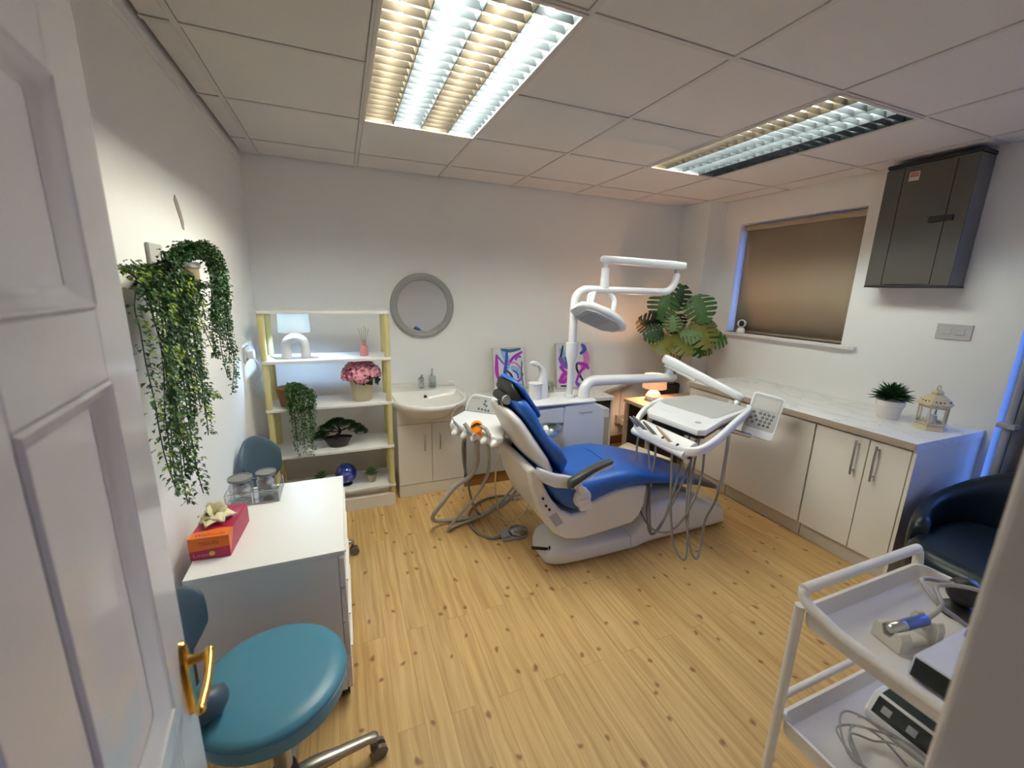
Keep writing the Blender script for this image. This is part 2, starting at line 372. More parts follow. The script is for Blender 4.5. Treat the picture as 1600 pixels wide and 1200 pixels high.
def sup(c, U, V, n=28, p=4.0):
    c, U, V = Vector(c), Vector(U), Vector(V); out = []
    for j in range(n):
        a = 2 * PI * j / n; ca, sa = math.cos(a), math.sin(a)
        out.append(c + U * (math.copysign(abs(ca) ** (2 / p), ca)) + V * (math.copysign(abs(sa) ** (2 / p), sa)))
    return out
def tag(o, label, cat, group=None):
    o['label'] = label; o['category'] = cat
    if group: o['group'] = group
    return o
def thing(name, label, cat, loc, group=None):
    o = bpy.data.objects.new(name, None); COL.objects.link(o); o.location = loc; o.empty_display_size = 0.05
    return tag(o, label, cat, group)
def struct(o): o['kind'] = 'structure'; return o
def smoothpath(pts, k=6, closed=False):       # Catmull-Rom through the given points
    P_ = [Vector(p) for p in pts]; n = len(P_); out = []
    rng = range(n if closed else n - 1)
    for i in rng:
        if closed: p0, p1, p2, p3 = P_[(i-1) % n], P_[i], P_[(i+1) % n], P_[(i+2) % n]
        else: p0, p1, p2, p3 = P_[max(i-1, 0)], P_[i], P_[i+1], P_[min(i+2, n-1)]
        for j in range(k):
            t = j / k
            out.append(0.5 * ((2*p1) + (p2-p0)*t + (2*p0-5*p1+4*p2-p3)*t*t + (-p0+3*p1-3*p2+p3)*t**3))
    if not closed: out.append(P_[-1])
    return out
def text(name, body, m_, parent, origin, right, up, size, depth=0.0006):
    cu = bpy.data.curves.new(name, 'FONT'); cu.body = body; cu.size = size; cu.extrude = depth; cu.resolution_u = 2
    cu.align_x = 'CENTER'; cu.align_y = 'CENTER'
    tmp = bpy.data.objects.new(name, cu); COL.objects.link(tmp)
    dg = bpy.context.evaluated_depsgraph_get(); dg.update()
    me = bpy.data.meshes.new_from_object(tmp.evaluated_get(dg)); bpy.data.objects.remove(tmp)
    me.materials.clear(); me.materials.append(M[m_]); me.name = name
    o = bpy.data.objects.new(name, me); COL.objects.link(o)
    r, u = Vector(right).normalized(), Vector(up).normalized(); u = (u - r * u.dot(r)).normalized(); n = r.cross(u)
    mm = Matrix((r, u, n)).transposed().to_4x4(); mm.translation = Vector(origin)
    if parent is not None:
        off = Vector((0, 0, 0)); q = parent
        while q is not None: off += q.location; q = q.parent
        mm.translation = Vector(origin) - off; o.parent = parent
    o.matrix_basis = mm
    return o
def copy_tree(o, parent=None):
    c = o.copy(); COL.objects.link(c)
    if parent is not None: c.parent = parent
    for ch in list(o.children): copy_tree(ch, c)
    return c
def rr_poly(x0, x1, y0, y1, r, n=5):
    out = []
    for cx, cy, a0 in ((x1 - r, y1 - r, 0), (x0 + r, y1 - r, PI / 2), (x0 + r, y0 + r, PI), (x1 - r, y0 + r, 1.5 * PI)):
        for i in range(n + 1):
            a = a0 + PI / 2 * i / n; out.append((cx + r * math.cos(a), cy + r * math.sin(a)))
    return out

# ================================================================ STRUCTURE
LX, RX, BY, CZ = -0.557, 3.36, 3.42, 2.367
struct(MB().box(-0.75, 3.6, -1.7, 3.55, -0.08, 0.0).build('floor', 'floor'))
struct(MB().box(LX - 0.12, LX, -0.05, BY + 0.12, 0, CZ + 0.16).build('wall_left', 'wall'))
struct(MB().box(LX - 0.12, RX + 0.14, BY, BY + 0.12, 0, CZ + 0.16).build('wall_back', 'wall'))
# right wall with the two window holes
W1 = (1.905, 2.90, 1.215, 2.165); W2 = (0.16, 1.045, 0.40, 2.2)
rw = MB(); X0, X1 = RX, RX + 0.16
rw.box(X0, X1, W1[1], BY, 0, CZ + .16)
rw.box(X0, X1, W1[0], W1[1], 0, W1[2]).box(X0, X1, W1[0], W1[1], W1[3], CZ + .16)
rw.box(X0, X1, W2[1], W1[0], 0, CZ + .16)
rw.box(X0, X1, W2[0], W2[1], 0, W2[2]).box(X0, X1, W2[0], W2[1], W2[3], CZ + .16)
rw.box(X0, X1, -0.12, W2[0], 0, CZ + .16)
struct(rw.build('wall_right', 'wall'))
# front wall: doorway between x -0.19 and 0.62
fw = MB().box(LX - 0.12, -0.21, -0.12, -0.005, 0, CZ + .16).box(0.545, RX + .16, 0.0, 0.12, 0, CZ + .16).box(-0.21, 0.545, -0.12, 0.0, 2.05, CZ + .16)
struct(fw.build('wall_front', 'wall'))
# corridor behind the doorway, closed
cw = MB().box(-0.72, -0.66, -1.7, -0.1, 0, 2.45).box(1.2, 1.26, -1.7, 0.01, 0, 2.45).box(-0.72, 1.26, -1.76, -1.7, 0, 2.45)
struct(cw.build('wall_corridor', 'wall'))
struct(MB().box(-0.72, 1.26, -1.76, 0.0, 2.40, 2.45).build('ceiling_corridor', 'wall'))
# boxed-in pipe in the back right corner
struct(MB().box(3.15, RX, 3.07, BY, 0, CZ + 0.01).build('trim_1', 'wall', bevel=0.004))
# ceiling tiles and grid
gx = [0.1526 + 0.6 * k for k in range(-2, 7)]; gy = [2.4926 + 0.6 * k for k in range(-5, 3)]
def clampx(v): return max(LX + 0.006, min(RX - 0.006, v))
def clampy(v): return max(0.005, min(BY - 0.006, v))
FIX = [(0.1526, 1.2926), (1.9526, 1.2926)]
ct = MB(); tb = MB()
for i in range(len(gx) - 1):
    for j in range(len(gy) - 1):
        a, b, c, d = gx[i], gx[i + 1], gy[j], gy[j + 1]
        if any(abs(a - fx) < .01 and (abs(c - fy) < .01 or abs(c - fy - .6) < .01) for fx, fy in FIX): continue
        a, b, c, d = clampx(a + .0), clampx(b), clampy(c), clampy(d)
        if b - a < .02 or d - c < .02: continue
        i_ = 0.0135
        ct.box(a + i_, b - i_, c + i_, d - i_, CZ + .004, CZ + 0.02)
ct.box(LX, RX, -0.02, BY, CZ + 0.10, CZ + 0.15)
ceil = struct(ct.build('ceiling', 'tile'))
for x in gx[1:-1]:
    if LX < x < RX: tb.box(x - .011, x + .011, 0.004, BY - .004, CZ - .0, CZ + .006)
for y in gy[1:-1]:
    if 0 < y < BY:
        xs = [LX + .004] + [x for x in gx if LX < x < RX] + [RX - .004]
        for a, b in zip(xs[:-1], xs[1:]):
            if any(abs(a - fx) < .02 and abs(y - fy - .6) < .01 for fx, fy in FIX): continue
            tb.box(a + .0115, b - .0115, y - .011, y + .011, CZ - .0, CZ + .006)
tbo = tb.build('ceiling_grid', 'tbar', ceil)
# thin conduit strip along the top of the left wall
struct(MB().box(LX, LX + 0.014, 0.2, BY - 0.01, CZ - 0.062, CZ - 0.024).build('trim_2', 'white', bevel=0.003))
struct(MB().box(0.835, 3.15, BY - 0.018, BY, 0, 0.085).build('baseboard_back', 'wood_skirt', bevel=0.004))
struct(MB().box(LX, LX + 0.016, 2.1, BY, 0, 0.09).build('baseboard_left', 'white', bevel=0.004))
# door frame post at the right of the doorway (moulded architrave)
dz = MB().prism([(0.505, -0.02), (0.565, -0.02), (0.60, 0.05), (0.60, 0.122), (0.575, 0.137), (0.52, 0.1415), (0.505, 0.138)], 0, 2.1, 'z')
struct(dz.build('trim_3', 'gloss_white', bevel=0.006, seg=3))

# window 1: frame, pane, sill, roller blind
def window(name, y0, y1, z0, z1, x):
    f = MB(); t_ = 0.045
    f.box(x, x + .05, y0, y1, z0, z0 + t_).box(x, x + .05, y0, y1, z1 - t_, z1).box(x, x + .05, y0, y0 + t_, z0 + t_, z1 - t_).box(x, x + .05, y1 - t_, y1, z0 + t_, z1 - t_)
    o = struct(f.build(name, 'white', bevel=0.003))
    MB().box(x + .02, x + .026, y0 + t_, y1 - t_, z0 + t_, z1 - t_).build('pane', 'pane', o)
    return o
w1 = window('window_1', W1[0], W1[1], W1[2], W1[3], RX + 0.10)
MB().box(RX - 0.035, RX + 0.10, 1.80, W1[1] + 0.01, W1[2] - 0.028, W1[2]).build('window_sill', 'gloss_white', w1, bevel=0.004)
w2 = window('window_2', W2[0], W2[1], W2[2], W2[3], RX + 0.10)
bl = thing('roller_blind', 'beige roller blind pulled down over the window with a blue glow along its edge', 'blind', (RX + 0.05, 2.37, W1[3]))
bm_ = MB(); ny = 14
front = [(RX + 0.052 + 0.004 * math.sin(i * 1.3), 1.912 + (2.862 - 1.912) * i / ny) for i in range(ny + 1)]
vs = [(x, y, z) for z in (W1[2] + 0.012, W1[3] - 0.055) for x, y in front]
bm_.add(vs, [(i, i + 1, i + ny + 2, i + ny + 1) for i in range(ny)])
bm_.build('blind_fabric', 'blind', bl, smooth=60, solid=0.002)
MB().cyl((RX + .055, 1.91, W1[3] - .035), (RX + .055, 2.875, W1[3] - .035), .024, n=16).build('roller_tube', 'blind', bl, smooth=40)
MB().box(RX + .045, RX + .06, 1.915, 2.86, W1[2] + .002, W1[2] + .018).build('bottom_bar', 'blind', bl, bevel=.002)

# curtain over window 2
cu = thing('curtain', 'long grey curtain hanging at the end of the worktop, its edge lit blue', 'curtain', (3.29, 0.62, 0.03))
cm = MB(); nn = 40; vs = []
for z in (0.04, 0.8, 1.6, 2.27):
    for i in range(nn + 1):
        y = 0.70 + (0.985 - 0.70) * i / nn
        vs.append((3.285 + 0.022 * math.sin(i * 0.72) + 0.006 * math.sin(i * 1.9 + z), y, z))
fs = [(r_ * (nn + 1) + i, r_ * (nn + 1) + i + 1, (r_ + 1) * (nn + 1) + i + 1, (r_ + 1) * (nn + 1) + i) for r_ in range(3) for i in range(nn)]
cm.add(vs, fs); cm.build('curtain_fabric', 'curtain', cu, smooth=80, solid=0.004)
MB().cyl((3.29, .16, 2.285), (3.29, 1.03, 2.285), .011).build('curtain_pole', 'steel', cu, smooth=40)
for y in (0.17, 1.02): MB().cyl((3.29, y, 2.285), (3.36, y, 2.285), .008).build('bracket', 'steel', cu, smooth=40)

# open panelled door on the left
HX, HY = -0.1885, 0.0; A = math.radians(-7.0)
du = Vector((math.sin(A), math.cos(A), 0)); dn = Vector((du.y, -du.x, 0))    # dn points into the doorway (visible face)
E_ = Vector((-0.282, 0.756, 0)); LEN = (E_ - Vector((HX, HY, 0))).length
def dp(s, d, z): q = E_ - du * s + dn * d; return (q.x, q.y, z)       # s from free edge, d out of the face
door = MB(); T = 0.04
def dbox(mb, s0, s1, d0, d1, z0, z1):
    vs = [dp(s, d, z) for z in (z0, z1) for s, d in ((s0, d0), (s1, d0), (s1, d1), (s0, d1))]
    mb.add(vs, [(0,3,2,1),(4,5,6,7),(0,1,5,4),(1,2,6,5),(2,3,7,6),(3,0,4,7)])
rows = [(0.19, 0.78), (0.93, 1.43), (1.515, 1.76)]; cols = [(0.115, 0.335), (0.435, 0.655)]
dbox(door, 0, cols[0][0], -T, 0, 0.01, 2.0); dbox(door, cols[0][1], cols[1][0], -T, 0, 0.01, 2.0); dbox(door, cols[1][1], LEN, -T, 0, 0.01, 2.0)
for c0, c1 in cols:
    zs = [0.01] + [z for r_ in rows for z in r_] + [2.0]
    for k in range(0, len(zs), 2): dbox(door, c0, c1, -T, 0, zs[k], zs[k + 1])
    for z0, z1 in rows: dbox(door, c0, c1, -T + .012, -.014, z0, z1)
dr = struct(door.build('door_1', 'gloss_white', bevel=0.002))
ml = MB()
for c0, c1 in cols:
    for z0, z1 in rows:
        wd = 0.026
        def quadring(s0, s1, a0, a1, d): return [Vector(dp(s0, d, a0)), Vector(dp(s1, d, a0)), Vector(dp(s1, d, a1)), Vector(dp(s0, d, a1))]
        R = [quadring(c0 + k * wd, c1 - k * wd, z0 + k * wd, z1 - k * wd, d) for k, d in ((0, 0.0), (0.15, 0.004), (0.35, 0.0), (0.55, -0.003), (0.8, -0.010), (1.0, -0.0135))]
        ml.rings(R, cap=False)
ml.build('panel_moulding', 'gloss_white', dr, smooth=50)
hp = MB(); zc = 0.905; R = []
for d, sc in ((0.0, 1.0), (0.006, 0.96), (0.009, 0.8)):
    R.append([Vector(dp(0.034 + 0.019 * sc * math.copysign(abs(math.cos(t)) ** .8, math.cos(t)), d, zc + 0.072 * sc * math.sin(t))) for t in [2 * PI * i / 24 for i in range(24)]])
hp.rings(R)
hd = hp.build('handle_plate', 'brass', dr, smooth=40)
lv = MB().tube([dp(.034, .006, .937), dp(.034, .014, .937), dp(.034, .036, .938)], [.011, .0075, .007], 14)
lv.tube(smoothpath([dp(.030, .036, .940), dp(.05, .038, .937), dp(.09, .038, .930), dp(.128, .034, .924)], 4), [.0075] * 4 + [.0065] * 5 + [.006] * 4, 12)
lv.sphere(dp(.030, .036, .940), .008); lv.sphere(dp(.128, .034, .924), .0075)
lv.build('door_lever', 'brass', hd, smooth=50)

# ================================================================ CEILING LIGHTS
def light(fx, fy, pattern, label):
    t = thing('ceiling_light', label, 'ceiling light', (fx + .3, fy + .6, CZ), 'recessed fluorescent lights in the tiled ceiling')
    x0, x1, y0, y1 = fx + .012, fx + .588, fy + .012, fy + 1.188
    b = MB(); z1 = CZ + .09
    b.box(x0, x1, y0, y1, z1, z1 + .004)
    b.box(x0 - .006, x0, y0, y1, CZ, z1).box(x1, x1 + .006, y0, y1, CZ, z1).box(x0, x1, y0 - .006, y0, CZ, z1).box(x0, x1, y1, y1 + .006, CZ, z1)
    b.build('housing', 'tray_metal', t)
    fr = MB(); k = .012
    fr.box(x0 - .012, x0 + .004, y0 - .012, y1 + .012, CZ - .004, CZ + .004).box(x1 - .004, x1 + .012, y0 - .012, y1 + .012, CZ - .004, CZ + .004)
    fr.box(x0, x1, y0 - .012, y0 + .004, CZ - .004, CZ + .004).box(x0, x1, y1 - .004, y1 + .012, CZ - .004, CZ + .004)
    fr.build('trim_frame', 'tbar', t, bevel=.001)
    lo = MB(); wch = (x1 - x0) / 4; zb = CZ + .002; zt = CZ + .025
    for i in range(5):                             # long V fins
        x = x0 + wch * i
        a = .010; ztf = CZ + .036
        lo.prism([(x - .0015, zb), (x + .0015, zb), (x + (a if i < 4 else .001), ztf), (x - (a if i > 0 else .001), ztf)], y0 + .004, y1 - .004, 'y')
    nb = 21
    for i in range(4):
        xa, xb = x0 + wch * i, x0 + wch * (i + 1)
        for j in range(1, nb):
            y = y0 + (y1 - y0) * j / nb
            vs = [(xa + .0015, y - .0006, zb), (xb - .0015, y - .0006, zb), (xb - .010, y - .003, zt), (xa + .010, y - .003, zt),
                  (xa + .0015, y + .0006, zb), (xb - .0015, y + .0006, zb), (xb - .010, y + .003, zt), (xa + .010, y + .003, zt)]
            lo.add(vs, [(0,1,2,3),(4,7,6,5),(0,4,5,1),(3,2,6,7)])
    lo.build('louvre', 'louvre', t)
    for i in range(4):
        xc = x0 + wch * (i + .5)
        tu = MB().tube([(xc, y0 + .02, CZ + .044), (xc, y1 - .02, CZ + .044)], .008, 8)
        tu.build('fluorescent_tube', pattern[i], t, smooth=60)
light(FIX[0][0], FIX[0][1], ['tube_warm', 'tube_cool', 'tube_warm', 'tube_cool'], 'louvred ceiling light with alternating tan and white bands, above the shelf unit and basin side')
light(FIX[1][0], FIX[1][1], ['tube_warm_dim', 'tube_cool_dim', 'tube_cool_dim', 'tube_off'], 'louvred ceiling light seen obliquely, nearer the window with the beige blind')

# ================================================================ RIGHT-HAND CABINETS AND WORKTOP
CT = 0.832                                    # worktop height
FX = 2.70                                     # front of the doors
top = MB().box(FX - 0.03, RX, 1.075, 2.62, CT - 0.036, CT)
wt = top.build('worktop', 'marble', None, bevel=0.002)
tag(wt, 'long white marble-effect worktop running along the window wall', 'worktop')
MB().box(FX - 0.0315, FX - 0.030, 1.075, 2.62, CT - 0.036, CT - 0.001).build('edge_strip', 'edge', wt)
MB().box(FX - 0.030, RX, 1.0735, 1.075, CT - 0.036, CT - 0.001).build('end_strip', 'marble', wt)
def cabinet(label, y0, y1, doors, blank=False):
    t = thing('base_cabinet', label, 'cabinet', ((FX + RX) / 2, (y0 + y1) / 2, 0), 'white base cabinets under the marble worktop')
    zt = CT - 0.038
    MB().box(FX + 0.02, RX - .003, y0 + .001, y1 - .001, 0.10, zt - .008).build('body', 'cabinet', t)
    MB().box(FX + 0.024, FX + 0.034, y0 + .001, y1 - .001, zt - .014, zt - .002).build('shadow_strip', 'gap', t)
    MB().box(FX + 0.035, FX + 0.05, y0, y1, 0.0, 0.099).build('plinth', 'plinth', t)
    for (a, b, hy) in doors:
        d = MB().box(FX, FX + 0.018, a + .0025, b - .0025, 0.105, zt - .016).build('door', 'cabinet', t, bevel=0.0015)
        if hy:
            h = MB().cyl((FX - .03, hy, zt - .24), (FX - .03, hy, zt - .035), .006, n=12)
            h.cyl((FX - .03, hy, zt - .215), (FX + .001, hy, zt - .215), .0045, n=10).cyl((FX - .03, hy, zt - .06), (FX + .001, hy, zt - .06), .0045, n=10)
            h.build('bar_handle', 'steel', d, smooth=50)
    return t
cabinet('white double-door base cabinet with two bar handles at the end nearest the black armchair', 1.095, 1.575, [(1.095, 1.285, 1.235), (1.285, 1.575, 1.335)])
cabinet('wide plain white base cabinet without handles in the middle of the run', 1.58, 2.165, [(1.58, 2.165, None)])
cabinet('plain white base cabinet at the far end of the run, behind the instrument tray', 2.17, 2.61, [(2.17, 2.61, None)])
ep = MB().box(FX, RX - .002, 1.077, 1.093, 0.0, CT - .038).build('end_panel', 'cabinet', None, bevel=.001)
tag(ep, 'white end panel of the cabinet run lit blue by the window beside the armchair', 'panel')

# low worktop along the back wall, right of the basin
bw = MB(); ZB = 0.66
bw.prism([(0.832, 2.915), (2.16, 2.915), (2.16, 3.10), (2.72, 3.40), (0.832, 3.418)], ZB - .03, ZB, 'z')
o = bw.build('back_worktop', 'marble', None, bevel=.002)
tag(o, 'low marble-effect worktop along the back wall right of the basin', 'worktop')
gp = thing('low_cabinet', 'low grey-fronted cabinet under the back worktop beside the basin unit', 'cabinet', (1.5, 3.1, 0))
MB().box(0.835, 2.14, 2.96, 3.40, 0.10, ZB - .032).build('body', 'grille', gp)
MB().box(0.835, 2.14, 2.94, 2.958, 0.50, ZB - .034).build('drawer_front', 'desk_dark', gp, bevel=.001)
MB().box(0.835, 2.14, 2.94, 2.958, 0.105, 0.495).build('front_panel', 'grille', gp, bevel=.001)
MB().box(2.142, 2.16, 2.93, 3.40, 0.0, ZB - .031).build('side_panel', 'cabinet', gp, bevel=.001)
MB().box(0.835, 2.14, 2.965, 2.98, 0.0, 0.10).build('plinth', 'wood_skirt', gp)

# corner desk with lamp and monstera
dk = thing('corner_desk', 'small beige oak desk in the back right corner under the table lamp', 'desk', (2.8, 2.85, 0))
MB().box(2.34, 3.12, 2.66, 3.02, 0.575, 0.605).build('desktop', 'desk', dk, bevel=.002)
for (x, y) in ((2.35, 2.98), (2.35, 2.67), (3.08, 2.98), (3.08, 2.67)):
    MB().box(x, x + .03, y, y + .03, 0, 0.575).build('leg', 'desk', dk, bevel=.002)
MB().box(2.385, 3.075, 2.985, 3.0, 0.03, 0.57).build('back_panel', 'desk_dark', dk)
MB().box(2.70, 2.715, 2.68, 2.98, 0.03, 0.57).build('divider', 'desk_dark', dk)
bx = thing('storage_box', 'ivory storage box with a slightly domed lid on the floor behind the chair foot', 'box', (1.98, 2.38, 0))
c4 = [(1.76, 2.45), (2.09, 2.60), (2.19, 2.20), (1.86, 2.12)]
MB().prism([(1.775, 2.44), (2.085, 2.58), (2.175, 2.21), (1.87, 2.135)], 0.0, 0.335, 'z').build('body', 'ivory_box', bx, bevel=.008)
MB().prism(c4, 0.337, 0.365, 'z').build('lid', 'ivory_box', bx, bevel=.01)

# wall sockets and switches
so = thing('wall_socket', 'white double socket on a box low on the back wall left of the corner desk', 'socket', (2.62, BY, 0.22))
MB().box(2.56, 2.71, BY - .04, BY - .001, 0.22, 0.31).build('box', 'switch', so, bevel=.004)
MB().box(2.60, 2.65, BY - .09, BY - .041, 0.21, 0.27).build('plug', 'white', so, bevel=.006)
MB().box(2.60, 2.635, BY - .02, BY - .001, 0.31, 0.62).build('conduit', 'white', so, bevel=.002)
MB().tube(smoothpath([(2.625, BY - .07, .21), (2.625, BY - .07, .10), (2.65, BY - .05, .04), (2.85, BY - .06, .014)]), .006, 8).build('power_cord', 'greyplastic', so, smooth=60)
sw = thing('switch_plate', 'double switch plate on the wall between the grey meter cupboard and the curtain', 'switch', (RX, 1.32, 1.37))
MB().box(RX - .010, RX - .0005, 1.235, 1.395, 1.322, 1.412).build('plate', 'switch', sw, bevel=.003)
for y in (1.265, 1.325): MB().box(RX - .014, RX - .009, y, y + .042, 1.35, 1.388).build('rocker', 'switch', sw, bevel=.002)
ls = thing('wall_socket', 'white socket with adaptor on the left wall beside the shelf unit', 'socket', (LX, 2.93, 1.09))
MB().box(LX + .0005, LX + .012, 2.86, 2.99, 1.085, 1.17).build('plate', 'switch', ls, bevel=.002)
MB().box(LX + .012, LX + .05, 2.885, 2.935, 1.10, 1.15).build('plug', 'white', ls, bevel=.006)
MB().tube(smoothpath([(LX + .05, 2.90, 1.11), (LX + .07, 2.93, 1.0), (LX + .02, 2.95, .88), (LX + .05, 3.0, .78), (LX + .03, 3.06, .70)]), .003, 6).build('power_cord', 'wirewhite', ls, smooth=60)

# grey meter cupboard on the right wall
ec = thing('meter_cupboard', 'tall dark grey metal cupboard hung high on the window wall', 'cupboard', (3.28, 1.54, 1.60))
EX = 3.20
MB().box(EX + .004, RX - .002, 1.325, 1.745, 1.63, 2.325).build('body', 'elec2', ec, bevel=.004)
MB().box(EX - .004, EX + .004, 1.655, 1.745, 1.63, 2.315).build('hinge_panel', 'elec', ec, bevel=.002)
MB().box(EX - .004, EX + .004, 1.415, 1.652, 1.638, 2.315).build('cupboard_door', 'elec', ec, bevel=.002)
MB().box(EX - .004, EX + .004, 1.325, 1.412, 1.63, 2.315).build('lock_panel', 'elec', ec, bevel=.002)
MB().box(EX - .001, RX - .004, 1.322, 1.748, 1.618, 1.6295).build('rim', 'black', ec, bevel=.002)
MB().box(EX - .001, RX - .004, 1.322, 1.748, 2.326, 2.345).build('rim', 'black', ec, bevel=.002)
MB().box(EX - .012, EX - .003, 1.375, 1.485, 1.985, 2.018).build('catch_handle', 'black', ec, bevel=.003)
lb = MB().box(EX - .0052, EX - .0042, 1.575, 1.625, 2.235, 2.285).build('warning_label', 'whitesticker', ec)
MB().box(EX - .0060, EX - .0053, 1.58, 1.62, 2.257, 2.279).build('red_band', 'redsticker', lb)
text('lettering', 'DANGER', 'whitesticker', lb, (EX - .0064, 1.60, 2.268), (0, -1, 0), (0, 0, 1), .010, .0001)

# wall filler patch on left wall
pt = MB().prism([(2.025, 1.845), (2.04, 1.865), (2.062, 1.845), (2.085, 1.81), (2.10, 1.775), (2.094, 1.745), (2.078, 1.75), (2.066, 1.78), (2.045, 1.81)], LX - .001, LX + .0025, 'x')
tag(pt.build('wall_patch', 'patch', None), 'small rough grey-brown patch of bare plaster high on the left wall above the trailing plants', 'patch')

# indoor security camera on the sill
sc_ = thing('security_camera', 'small round white camera with a black face on the window sill', 'camera', (3.345, 2.735, W1[2]))
MB().lathe((3.345, 2.735, W1[2]), [(.001, 0), (.033, 0), (.036, .01), (.03, .035), (.018, .048), (.001, .05)]).build('base', 'plastic', sc_, smooth=50)
MB().sphere((3.345, 2.735, W1[2] + .082), .037).build('head', 'plastic', sc_, smooth=180)
cd = Vector((-.82, -.57, -.02)).normalized(); cc = Vector((3.345, 2.735, W1[2] + .085)) + cd * .030
side = cd.cross(Vector((0, 0, 1))).normalized(); R = [sup(cc + cd * d, side * r_, Vector((0, 0, 1)) * r_ * 1.25, 20, 2.4) for d, r_ in ((0, .021), (.006, .018), (.0085, .008))]
MB().rings(R).build('lens_face', 'black', sc_, smooth=60)

# ================================================================ SHELF UNIT
sh = thing('shelf_unit', 'five-tier white shelf unit with pale yellow wooden posts left of the basin', 'shelf unit', (-0.09, 3.01, 0))
SX0, SX1, SY0, SY1 = -0.475, 0.290, 2.86, 3.17
SZ = [1.388, 1.083, 0.776, 0.460, 0.165]       # top surfaces
for i, z in enumerate(SZ):
    MB().prism(rr_poly(SX0, SX1, SY0, SY1, .012), z - .018, z, 'z').build('shelf_board', 'white', sh, bevel=.002)
MB().box(SX0 + .01, SX1 - .008, SY0 + .004, SY0 + .018, 0.0, 0.095).box(SX0 + .01, SX1 - .008, SY0 + .018, SY1 - .01, 0.085, 0.095).build('base_board', 'cabinet', sh, bevel=.002)
MB().box(SX0 + .04, SX1 - .04, SY0 + .05, SY0 + .062, 0.096, 0.146).build('back_rail', 'white', sh, bevel=.001)
sr = MB()
for x in (.06, .12, .19): sr.cyl((x, SY0 + .0495, .125), (x, SY0 + .048, .125), .003, n=8)
for x in (SX0 + .022, SX1 - .022):
    for y in (SY0 + .024, SY1 - .024):
        pm = MB(); zs = [0.096] + [z for z in reversed(SZ)]
        lo_ = 0.0957
        for z in reversed(SZ):
            pm.tube([(x, y, lo_), (x, y, z - .0183)], .0185, 14); lo_ = z + .0003
        pm.build('post', 'cream_wood', sh, smooth=50)

# lamp on the shelf
lp = thing('table_lamp', 'arch-shaped white ceramic lamp with a linen drum shade on the top shelf level', 'lamp', (-0.285, 2.98, SZ[1]))
z0 = SZ[1] + .0005; cx, cy = -0.285, 2.97
arch = [(cx - .055, cy, z0), (cx - .055, cy, z0 + .03), (cx - .055, cy, z0 + .06)] + [(cx + .055 * math.cos(PI - t), cy, z0 + .075 + .052 * math.sin(t)) for t in [PI * i / 14 for i in range(1, 14)]] + [(cx + .055, cy, z0 + .06), (cx + .055, cy, z0 + .03), (cx + .055, cy, z0)]
MB().tube(arch, .030, 20).build('arch_base', 'lampbase', lp, smooth=60)
MB().cyl((cx, cy, z0 + .150), (cx, cy, z0 + .19), .007).build('stem', 'steel', lp, smooth=60)
shd = MB(); R = []
for (r_, z) in ((.093, .168), (.088, .288), (.0865, .288), (.0915, .168)): R.append([(cx + r_ * math.cos(2 * PI * j / 36), cy + r_ * math.sin(2 * PI * j / 36), z0 + z) for j in range(36)])
shd.rings(R, cap=False, closed=True).build('lamp_shade', 'shade_linen', lp, smooth=50)
MB().sphere((cx, cy, z0 + .225), .026, 12, 8, (1, 1, 1.2)).build('bulb', 'bulb_cool', lp, smooth=180)
MB().tube(smoothpath([(cx - .05, cy + .03, z0 + .003), (cx - .09, cy + .09, z0 + .003), (cx - .12, cy + .02, z0 + .003), (-.452, 3.10, z0 + .003)]), .0025, 6).build('power_cord', 'wirewhite', lp, smooth=60)

# reed diffuser
rd = thing('reed_diffuser', 'pink glass reed diffuser with sticks on the second shelf', 'diffuser', (0.125, 2.97, SZ[1]))
MB().lathe((.125, 2.97, SZ[1] + .0005), [(.001, 0), (.025, 0), (.026, .004), (.026, .058), (.02, .07), (.010, .076), (.010, .092), (.012, .094), (.012, .1), (.001, .1)]).build('bottle', 'pinkliquid', rd, smooth=40)
for a, l in ((-.16, .19), (-.06, .185), (.05, .2), (.12, .19), (0.2, .18)):
    MB().cyl((.125 + a * .02, 2.97, SZ[1] + .06), (.125 + a * .18, 2.97 + a * .05, SZ[1] + l), .0016, n=6).build('reed', 'reed', rd)

# pink flowers in cream pot
fl = thing('flower_pot', 'cream bucket pot full of pink hydrangea flowers on the middle shelf', 'flowers', (0.10, 2.98, SZ[2]))
fz = SZ[2] + .0005
MB().lathe((.10, 2.98, fz), [(.001, 0), (.058, 0), (.062, .004), (.080, .150), (.085, .152), (.085, .158), (.078, .158), (.074, .13), (.001, .125)]).build('pot', 'pot_cream', fl, smooth=40)
def petals(mb, c, R_, n, s, fl_=1.0, rng=random):
    for _ in range(n):
        t = rng.uniform(0, 2 * PI); u = rng.uniform(-.45, 1); q = math.sqrt(1 - u * u)
        d = Vector((q * math.cos(t), q * math.sin(t), u * fl_)); p = Vector(c) + d * R_ * rng.uniform(.88, 1.05)
        nn_ = (d + Vector((rng.uniform(-.5, .5), rng.uniform(-.5, .5), rng.uniform(-.5, .5)))).normalized()
        a = nn_.cross(Vector((.3, .2, 1))).normalized(); b = nn_.cross(a)
        th = rng.uniform(0, PI); a, b = a * math.cos(th) + b * math.sin(th), b * math.cos(th) - a * math.sin(th)
        k = s * rng.uniform(.7, 1.2)
        mb.add([p - a * k, p - b * k + nn_ * k * .45, p + a * k, p + b * k + nn_ * k * .3, p + nn_ * k * .25], [(0, 1, 4), (1, 2, 4), (2, 3, 4), (3, 0, 4)])
